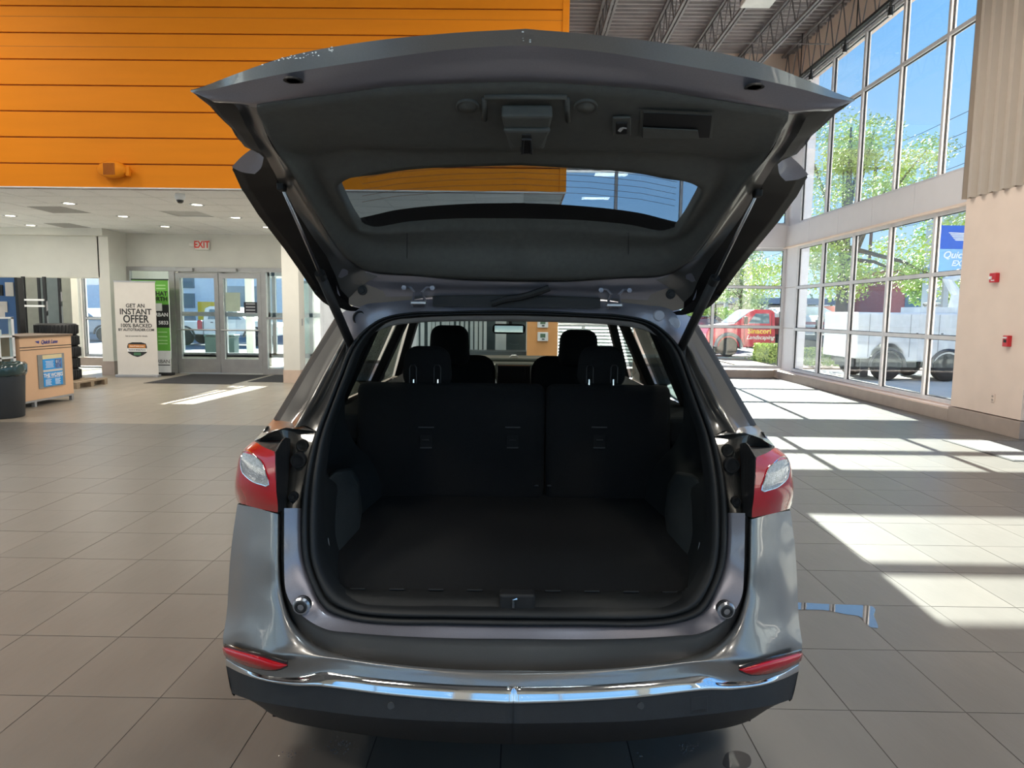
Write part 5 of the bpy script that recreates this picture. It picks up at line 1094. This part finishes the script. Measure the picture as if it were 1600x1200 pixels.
# banners
BANW = mat('off_white_banner', (.62, .58, .53), .7, var=.02); INK = mat('black_ink', (.015, .015, .015), .6); GRN = mat('green_banner', (.13, .42, .05), .6)
X1, X2 = at(186, 588, 1, 15.6).x, at(247, 588, 1, 15.6).x; w_ = X2-X1; ztop = at(215, 441, 1, 15.6).z
b1 = empty('roll_up_banner', ((X1+X2)/2, 15.6, 0), radians(4), 'off-white roll-up banner with black instant offer lettering', 'banner')
obj('base', rbox((0, 0, .03), (w_+.04, .2, .07), .015), ALU, b1); obj('sheet', BX((-w_/2, -.006, .06), (w_/2, 0, ztop)), BANW, b1); obj('top_rail', BX((-w_/2-.01, -.015, ztop), (w_/2+.01, .012, ztop+.03)), ALU, b1); obj('pole', tube(B(), [(0, .05, .05), (0, .02, ztop)], .012, 6), ALU, b1)
def bt_(s, sz, z_, x_=0, par=b1, m=INK, **k): text(s, sz, frame_m((x_, -.009, z_), (1, 0, 0)), m, par, ext=.001, **k)
zz = lambda py: at(215, py, 1, 15.6).z
bt_('GET AN', .125, zz(478), sx=.95, bold=.015); bt_('INSTANT', .185, zz(487.5), bold=.02, sx=.93); bt_('OFFER', .24, zz(499), bold=.022, sx=.83); bt_('100% BACKED', .12, zz(509), sx=.94, bold=.015); bt_('BY AUTOTRADER.COM', .082, zz(515.5), sx=.93, bold=.02); bt_('See an associate for details.', .045, zz(525))
z0, z1 = zz(533), zz(557); zc = (z0+z1)/2
obj('badge', poly(B(), [(-.22, -.008, zc+.05), (-.2, -.008, zc+.12), (-.1, -.008, zc+.15), (.1, -.008, zc+.15), (.2, -.008, zc+.12), (.22, -.008, zc+.05), (.21, -.008, zc-.09), (.1, -.008, zc-.16), (0, -.008, zc-.19), (-.1, -.008, zc-.16), (-.21, -.008, zc-.09)], (0, .003, 0)), INK, b1)
obj('badge_band', BX((-.19, -.011, zc+.02), (.19, -.008, zc+.10)), mat('rust_orange', (.55, .22, .06), .6), b1); obj('badge_plate', BX((-.215, -.013, zc-.065), (.215, -.009, zc+.012)), WHITE, b1); text('TRADE-IN MARKETPLACE', .042, frame_m((0, -.015, zc-.027), (1, 0, 0)), INK, b1, ext=.001, sx=.82, bold=.02)
text('AutoTrader.com', .045, frame_m((0, -.013, zc+.06), (1, 0, 0)), WLT, b1, ext=.001); obj('badge_base', BX((-.08, -.011, zc-.15), (.08, -.008, zc-.085)), mat('badge_green', (.06, .16, .08), .6), b1)
Yb = 16.15; X3 = at(268, 585, 1, Yb).x; zt2 = at(258, 438, 1, Yb).z; W2 = .86
b2 = empty('roll_up_banner', (X3-W2/2, Yb, 0), label='green and black roll-up banner half hidden behind the off-white one', cat='banner')
g1_, g2_, g3_ = at(258, 476, 1, Yb).z, at(258, 512, 1, Yb).z, at(258, 548, 1, Yb).z
obj('base', rbox((0.02, 0, .03), (W2+.04, .2, .07), .015), BLACK, b2); obj('sheet', BX((-W2/2, -.006, .06), (W2/2, 0, g3_)), WHITE, b2); obj('green_field', BX((-W2/2, -.006, g3_), (W2/2, 0, g2_)), GRN, b2); obj('black_field', BX((-W2/2, -.006, g2_), (W2/2, 0, g1_)), INK, b2); obj('green_field', BX((-W2/2, -.006, g1_), (W2/2, 0, zt2)), GRN, b2); obj('top_rail', BX((-W2/2-.01, -.015, zt2), (W2/2+.01, .012, zt2+.03)), BLACK, b2)
obj('pole', tube(B(), [(0, .05, .05), (0, .02, zt2)], .012, 6), BLACK, b2)
def b2t(s, sz, py, m, **k): text(s, sz, frame_m((W2/2-.02, -.009, at(258, py, 1, Yb).z), (1, 0, 0)), m, b2, ext=.001, align='RIGHT', **k)
b2t('WHAT', .14, 459, INK, bold=.03); b2t('WORTH', .14, 467.5, INK, bold=.03); b2t('URBAN', .12, 492, WLT, bold=.02); b2t('5833', .12, 504.5, WLT, bold=.02); b2t('URBAN', .12, 565, INK)
for py in (447, 452, 520, 527, 533, 538): obj('text_line', BX((W2/2-.28, -.009, at(258, py, 1, Yb).z), (W2/2-.06, -.006, at(258, py, 1, Yb).z+.03)), mat('pale_green_print', (.35, .62, .25), .6), b2)
obj('text_line', BX((W2/2-.34, -.009, at(258, 571, 1, Yb).z), (W2/2-.02, -.006, at(258, 571, 1, Yb).z+.02)), INK, b2)
obj('white_patch', BX((W2/2-.30, -.009, at(258, 486, 1, Yb).z), (W2/2-.16, -.006, at(258, 474, 1, Yb).z)), WHITE, b2)
# mats
MATM = mat('charcoal_door_mat', (.025, .024, .026), .95, var=.15, vs=60, bump=.4, bs=200)
def flat(pxs, name, m, label, cat, h=.012):
    q = [Vector(at(*p, 2, 0)) for p in pxs]; c = sum(q, Vector())/len(q); o = empty(name, (c.x, c.y, 0), label=label, cat=cat); obj('pile', poly(B(), [(p.x-c.x, p.y-c.y, .0005) for p in q], (0, 0, h)), m, o); return o
def mat_rect(x0, y0, x1, y1, label, m=MATM):
    o = empty('floor_mat', ((x0+x1)/2, (y0+y1)/2, 0), label=label, cat='mat'); w, d = (x1-x0)/2, (y1-y0)/2
    obj('pile', BX((-w, -d, .0005), (w, d, .010)), m, o, bevel=.004); obj('edge', box(box(box(box(B(), (-w-.04, -d-.04, .0005), (w+.04, -d, .006)), (-w-.04, d, .0005), (w+.04, d+.04, .006)), (-w-.04, -d, .0005), (-w, d, .006)), (w, -d, .0005), (w+.04, d, .006)), RUBBER, o); return o
mat_rect(-7.95, 14.35, -6.15, 16.45, 'charcoal door mat in front of the entrance doors'); mat_rect(-5.95, 14.9, -5.2, 16.5, 'small charcoal mat left of the cream column')
mat_rect(5.55, 7.55, 7.6, 8.75, 'grey speckled mat on the floor at the right edge', mat('speckled_grey_mat', (.15, .14, .135), .95, var=.5, vs=90))
# counter
PEACH = mat('peach_laminate', (.72, .44, .26), .55, var=.02); CXF = -7.68
ct_ = empty('service_counter', (-8.05, 11.0, 0), label='peach laminate service counter with blue posters on its side', cat='counter')
ya, yb = -.63, .58; fx = .37
obj('body', BX((-.35, ya, .11), (fx, yb, 1.10)), PEACH, ct_, bevel=.004); obj('top', BX((-.38, ya-.02, 1.10), (fx+.02, yb+.02, 1.135)), mat('brown_counter_top', (.16, .10, .06), .5), ct_, bevel=.004); obj('groove', box(box(B(), (fx-.004, ya, .945), (fx+.003, yb, .957)), (fx-.004, ya, .905), (fx+.003, yb, .915)), BLACK, ct_)
obj('plinth_rail', BX((-.33, ya+.02, .08), (fx+.002, yb-.02, .11)), ALU, ct_)
for yy in (ya+.25, yb-.06):
    for xx in (fx-.05, -.3): obj('leg', BX((xx, yy, 0), (xx+.05, yy+.05, .09)), ALU, ct_)
ph_ = obj('poster_holder', BX((fx, ya+.36, .28), (fx+.012, yb-.22, .82)), mat('grey_clear_holder', (.25, .25, .24), .25), ct_); pc = (ya+.36+yb-.22)/2+.02; hw_ = .23
YX = frame_m((fx+.022, pc, 0), (0, 1, 0))
def pan(z0_, z1_, m, y0_=-hw_, y1_=hw_, d=.016): return obj('poster_panel', BX((fx+.012, pc+y0_, z0_), (fx+d, pc+y1_, z1_)), m, ph_)
PB = mat('poster_blue', (.02, .30, .72), .4); pan(.30, .54, PB); pan(.565, .745, PB); pan(.535, .57, BANW, d=.0165); pan(.745, .81, mat('poster_cream', (.75, .62, .35), .5)); pan(.585, .73, mat('poster_navy_photo', (.10, .16, .35), .5, var=.5, vs=30), .06, .21, .0175)
def ctx(s, sz, z_, y_=0, m=WLT, **k): text(s, sz, frame_m((fx+.0185, pc+y_, z_), (0, 1, 0)), m, ph_, ext=.0008, **k)
ctx('THE WORKS', .085, .475, bold=.03, sx=.95); ctx('FUEL SAVER PACKAGE', .032, .435); ctx('$', .06, .69, .09); ctx('1', .06, .69, .13)
for k in range(5): pan(.40-k*.02, .408-k*.02, WLT, -.19, -.05-.02*(k % 2), .0175); pan(.40-k*.02, .408-k*.02, WLT, .04, .17-.02*(k % 2), .0175)
for k in range(5): pan(.70-k*.024, .708-k*.024, WLT, -.17+.01*(k % 2), .02-.01*(k % 2), .0175)
NAVY = mat('navy_lettering', (.04, .05, .25), .5); text('Quick Lane', .085, frame_m((fx+.003, .03, 1.02), (0, 1, 0)), NAVY, ct_, italic=.35, bold=.02)
obj('logo_wing', poly(B(), [(fx+.003, -.30, 1.04), (fx+.003, -.20, 1.045), (fx+.003, -.21, 1.0), (fx+.003, -.25, 1.01)], (.001, 0, 0)), NAVY, ct_)
# display case left of the counter
dcz = empty('display_case', (-8.2, 10.15, 0), label='white framed glass display case with brown back at the left edge', cat='case')
for xx in (-.5, .44):
    for yy in (-.17, .12): obj('post', BX((xx, yy, 0), (xx+.05, yy+.05, 1.42)), WHITE, dcz)
for zz_ in (.35, .80, 1.12, 1.40): obj('shelf', BX((-.5, -.17, zz_), (.49, .17, zz_+.025)), WHITE, dcz)
obj('glass_side', BX((.475, -.12, .38), (.48, .12, 1.40)), WINGLASS, dcz); obj('glass_front', BX((-.45, -.165, .38), (.44, -.16, 1.40)), WINGLASS, dcz)
obj('base', BX((-.49, -.165, .04), (.485, .165, .35)), mat('brown_cabinet', (.34, .20, .10), .5), dcz); obj('back', BX((-.5, .15, .35), (.48, .17, 1.12)), MATS['brown_cabinet'], dcz)
tag(obj('leaflet_box', BX((-7.95, 10.05, 1.428), (-7.76, 10.22, 1.60)), mat('leaflet_grey', (.5, .48, .45), .6)), 'pale leaflet box standing on top of the display case', 'leaflets')
tag(obj('carton', rbox((-7.93, 10.14, 1.19), (.2, .16, .09), .005), WHITE), 'small white carton on the upper shelf of the display case', 'box')
# trash bin
tb = empty('trash_bin', (-7.43, 9.62, 0), label='round dark grey trash bin with a green liner at the left edge', cat='bin')
BG_ = mat('charcoal_bin', (.035, .04, .045), .5)
obj('body', lathe(B(), [(.25, 0), (.265, .01), (.30, .66), (.30, .70), (.285, .70), (.25, .05), (0, .04)], (0, 0, 0), 'Z', 32), BG_, tb, smooth=True)
b_ = B(); n = 40; R0_ = []
prof_ = [(.27, .60), (.305, .60), (.325, .64), (.325, .76), (.30, .785), (.26, .77), (.20, .66), (.0, .62)]
lathe(b_, prof_, (0, 0, 0), 'Z', 40)
for v in b_.verts:
    if v.co.z > .59: v.co.x += random.uniform(-.01, .01); v.co.y += random.uniform(-.01, .01); v.co.z += random.uniform(-.012, .012)
obj('bag_liner', b_, mat('dark_green_liner', (.02, .05, .05), .18, coat=.6), tb, smooth=True)
# tires on a pallet
pal = empty('pallet', (-9.3, 13.6, 0), label='low wooden pallet beneath the tire stack', cat='pallet')
for k in range(6): obj('slat', BX((-.7+k*.24, -.5, .10), (-.7+k*.24+.16, .5, .13)), mat('pallet_wood', (.32, .24, .16), .8, var=.2), pal)
for yy in (-.5, -.05, .4): obj('bearer', BX((-.7, yy, 0.0), (.66, yy+.1, .10)), MATS['pallet_wood'], pal)
tx_ = at(91, 540, 1, 13.6).x; pal.location.x = tx_
tyb = lathe(B(), [(.20, -.09), (.22, -.112), (.33, -.112), (.365, -.085), (.37, -.04), (.372, 0), (.37, .04), (.365, .085), (.33, .112), (.22, .112), (.20, .09), (.21, 0), (.20, -.09)], (0, 0, 0), 'Z', 36)
tme = bpy.data.meshes.new('tire'); tyb.to_mesh(tme); tyb.free(); tme.materials.append(BLACK); [setattr(p, 'use_smooth', True) for p in tme.polygons]
rb_ = B()
for k in range(36): a = 2*pi*k/36; box(rb_, (.366, -.012, -.085), (.378, .012, .085), Matrix.Rotation(a, 4, 'Z'))
rme = bpy.data.meshes.new('tread'); rb_.to_mesh(rme); rb_.free(); rme.materials.append(MATS['tyre_rubber'])
for k, nm in enumerate(('bottom black tire of the stack behind the counter', 'second black tire from the bottom of the stack', 'middle black tire of the stack behind the counter', 'second black tire from the top of the stack', 'topmost black tire of the stack behind the counter')):
    t = empty('tire', (tx_+random.uniform(-.02, .02), 13.6, .245+k*.226), label=nm, cat='tire', group='stacked tires behind the counter'); share('casing', tme, t); 
    o = bpy.data.objects.new('tread', rme); COL.objects.link(o); o.parent = t; o['kind'] = 'stuff'
# blue board, dark post frame rack at back left
bb = empty('display_board', label='blue display board with pinned sheets at the far left', cat='board')
a, b = at(-40, 433, 1, 13.2), at(29, 500, 1, 13.2)
obj('board', BX((a.x, 13.2, .6), (b.x, 13.26, a.z)), mat('blue_board', (.04, .12, .30), .5), bb); obj('edge', BX((b.x, 13.15, 0), (b.x+.06, 13.3, a.z)), BLACK, bb)
p0, p1 = at(8, 441, 1, 13.19), at(22, 463, 1, 13.19); obj('pinned_sheet', BX((p0.x, 13.18, p1.z), (p1.x, 13.2, p0.z)), BANW, bb); p0, p1 = at(0, 471, 1, 13.19), at(12, 488, 1, 13.19); obj('pinned_sheet', BX((p0.x, 13.18, p1.z), (p1.x, 13.2, p0.z)), BANW, bb); p0, p1 = at(-5, 445, 1, 13.19), at(5, 462, 1, 13.19); obj('dark_panel', BX((p0.x, 13.18, p1.z), (p1.x, 13.2, p0.z)), BLACK, bb)
rk = empty('tire_rack', label='black post rack with light cross bars behind the tires', cat='rack')
p0, p1 = at(35, 440, 1, 15.2).x, at(68, 440, 1, 15.2).x
for xx in (p0, p1):
    for yy in (15.2, 15.7): obj('post', BX((xx-.03, yy, 0), (xx+.03, yy+.05, 2.26)), BLACK, rk)
for py in (468.5, 478): z_ = at(50, py, 1, 15.2).z; obj('cross_bar', BX((p0, 15.17, z_-.02), (p1, 15.21, z_+.02)), WHITE, rk)
obj('back_panel', BX((p0, 15.72, .1), (p1, 15.75, 2.26)), mat('grey_rack_panel', (.14, .17, .17), .6), rk)
# mural panel on entrance right of banners (dark posters on glass)
mp_ = empty('window_poster', label='tall dark poster inside the vestibule left of the door leaf', cat='poster'); obj('sheet', BX((-9.58, YD+.9, .9), (-9.56, YD+1.7, 2.1)), mat('dark_poster', (.03, .035, .05), .5), mp_)
# ================================================================== RIGHT WALL FITTINGS
RED = mat('fire_alarm_red', (.55, .02, .03), .4)
def wallbox(px, py, name, w, h, m, label, cat, d=.06):
    q = at(px, py, 0, XR); o = empty(name, q, label=label, cat=cat); obj('body', rbox((-d/2, 0, 0), (d, w, h), .008), m, o); return o
fa = wallbox(1557, 434, 'fire_alarm', .13, .13, RED, 'red fire alarm strobe high on the right wall', 'alarm'); obj('strobe', rbox((-.065, .03, 0), (.02, .05, .04), .005), WHITE, fa); obj('letter_line', BX((-.062, -.045, -.045), (-.060, .02, -.03)), WHITE, fa)
fp = wallbox(1577, 533, 'fire_pull_station', .10, .15, RED, 'red fire alarm pull station lower on the right wall', 'alarm'); obj('window', BX((-.064, -.025, -.02), (-.060, .025, .02)), BLACK, fp); obj('pull_bar', rbox((-.065, 0, .045), (.012, .07, .02), .003), WHITE, fp)
ol = wallbox(1552, 622, 'wall_outlet', .075, .12, WALLP, 'beige power outlet low on the right wall', 'outlet', .012)
for dz in (-.025, .025): obj('socket', BX((-.014, -.018, dz-.014), (-.0125, .018, dz+.014)), BASE, ol)
# ================================================================== AHEAD OF THE CAR (seen through it)
YP = 8.0
a, b = at(824, 500, 1, YP).x, at(872, 500, 1, YP).x
pr2 = empty('office_pillar', label='orange pillar with a thermostat seen through the windscreen', cat='pillar', kind='structure')
obj('shaft', BX((a, YP, 0), (b, YP+.35, 1.8)), mat('light_orange_wall', (.72, .34, .12), .7), pr2)
for py, nm in ((526, 'square white thermostat on the orange pillar'), (505, 'white control box above the thermostat')):
    q = at(848, py, 1, YP); o = empty('thermostat', q, label=nm, cat='thermostat'); obj('case', rbox((0, -.015, 0), (.125, .03, .105), .006), WHITE, o); obj('display', BX((-.03, -.033, -.01), (.03, -.029, .035)), mat('lcd_green', (.10, .17, .10), .4), o); obj('button', BX((-.01, -.033, -.035), (.02, -.029, -.022)), BLACK, o)
OFW = mat('office_dark_glass', (.03, .05, .055), .3)
op = empty('office_front', label='dark office glazing with white blinds behind the car', cat='partition', kind='structure')
x0_, x1_ = at(600, 500, 1, 8.4).x, a
obj('dark_back', BX((-1.5, 9.3, 0), (a, 9.35, 1.72)), OFW, op); obj('desk_band', BX((-1.35, 8.5, .2), (a, 8.9, at(700, 548, 1, 8.5).z)), mat('desk_dark_blue', (.05, .07, .08), .6), op); obj('top_rail', BX((-1.35, 8.42, 1.68), (a, 8.6, 1.74)), ALU, op)
slat = mat('pale_blind_slat', (.55, .62, .62), .7)
bld = empty('vertical_blind', label='white vertical blind slats seen through the windscreen', cat='blind')
for px in (646, 651, 660, 671, 677, 684, 693, 699, 706, 777, 783, 788):
    xx = at(px, 520, 1, 8.8).x; obj('slat', box(B(), (-.025, -.003, .98), (.025, .003, 1.68), Matrix.Translation((xx, 8.8, 0)) @ Matrix.Rotation(random.uniform(-.5, .5), 4, 'Z')), slat, bld)
for px in (715, 722, 729, 737, 744, 751, 758): xx = at(px, 520, 1, 8.8).x; obj('slat', box(B(), (-.022, -.003, .98), (.022, .003, 1.68), Matrix.Translation((xx, 8.8, 0)) @ Matrix.Rotation(random.uniform(-.8, .8), 4, 'Z')), slat, bld)
hb = empty('horizontal_blind', label='pale horizontal blind right of the orange pillar', cat='blind')
xa_, xb_ = b+.02, at(990, 520, 1, 8.3).x
for k in range(18): obj('slat', box(B(), (xa_, -.02, -.001), (xb_, .02, .001), Matrix.Translation((0, 8.3, .95+k*.04)) @ Matrix.Rotation(.5, 4, 'X')), slat, hb)
obj('head_rail', BX((xa_, 8.27, 1.68), (xb_, 8.33, 1.72)), WHITE, hb)
wc_ = empty('wall_partition', label='white low partition wall right ahead of the car', cat='wall', kind='structure')
obj('panel', BX((xb_-.1, 7.6, 0), (xb_+.28, 7.7, 1.5)), WALLP, wc_); obj('ledge', BX((xb_-.1, 7.5, 1.1), (xb_+.28, 7.6, 1.14)), WHITE, wc_)
# ================================================================== WATER ON THE FLOOR
WAT = mat('water_film', (.085, .08, .075), .015, 0, 1, .02); WAT.node_tree.nodes['Principled BSDF'].inputs['Specular IOR Level'].default_value = 1.0
def puddle(pts, label, m=WAT, n=48, h=.0022):
    q = [Vector(at(x_, y_, 2, 0)) for x_, y_ in pts]; c = sum(q, Vector())/len(q); ring = cr([p-c for p in q], n, closed=True)
    b = B(); a_ = [b.verts.new((p.x, p.y, .0006)) for p in ring]; t_ = [b.verts.new((p.x*.985, p.y*.985, h)) for p in ring]
    for i in range(n): b.faces.new((a_[i], a_[(i+1) % n], t_[(i+1) % n], t_[i]))
    b.faces.new(t_); o = obj('puddle', b, m, smooth=False); o.location = (c.x, c.y, 0); return tag(o, label, 'puddle')
puddle([(1235,943),(1290,944),(1320,945),(1345,946),(1365,948),(1366,962),(1372,978),(1372,982),(1361,981),(1352,974),(1344,964),(1320,960),(1290,954),(1235,951)], 'long thin puddle mirroring the windows right of the car')
puddle([(1131,1184),(1137,1176),(1155,1174),(1170,1180),(1174,1190),(1168,1200),(1145,1203),(1130,1196)], 'small round puddle at the bottom edge right of centre')
random.seed(5)
dr = B()
for cx0, cy0, sx0, sy0, n in ((530,1165,22,11,70),(1072,1168,14,9,60),(450,1178,16,8,16),(1000,1180,20,10,12)):
    for _ in range(n):
        p = at(random.gauss(cx0, sx0*.5), random.gauss(cy0, sy0*.5), 2, 0); r_ = random.uniform(.0012, .004)
        lathe(dr, [(r_, .0003), (r_*.8, r_*.4), (0, r_*.55)], (p.x, p.y, 0), 'Z', 6)
tag(obj('water_drops', dr, WAT), 'scattered water drops on the tiles under the bumper', 'drops', kind='stuff')
# drops of water along the raised tailgate lip
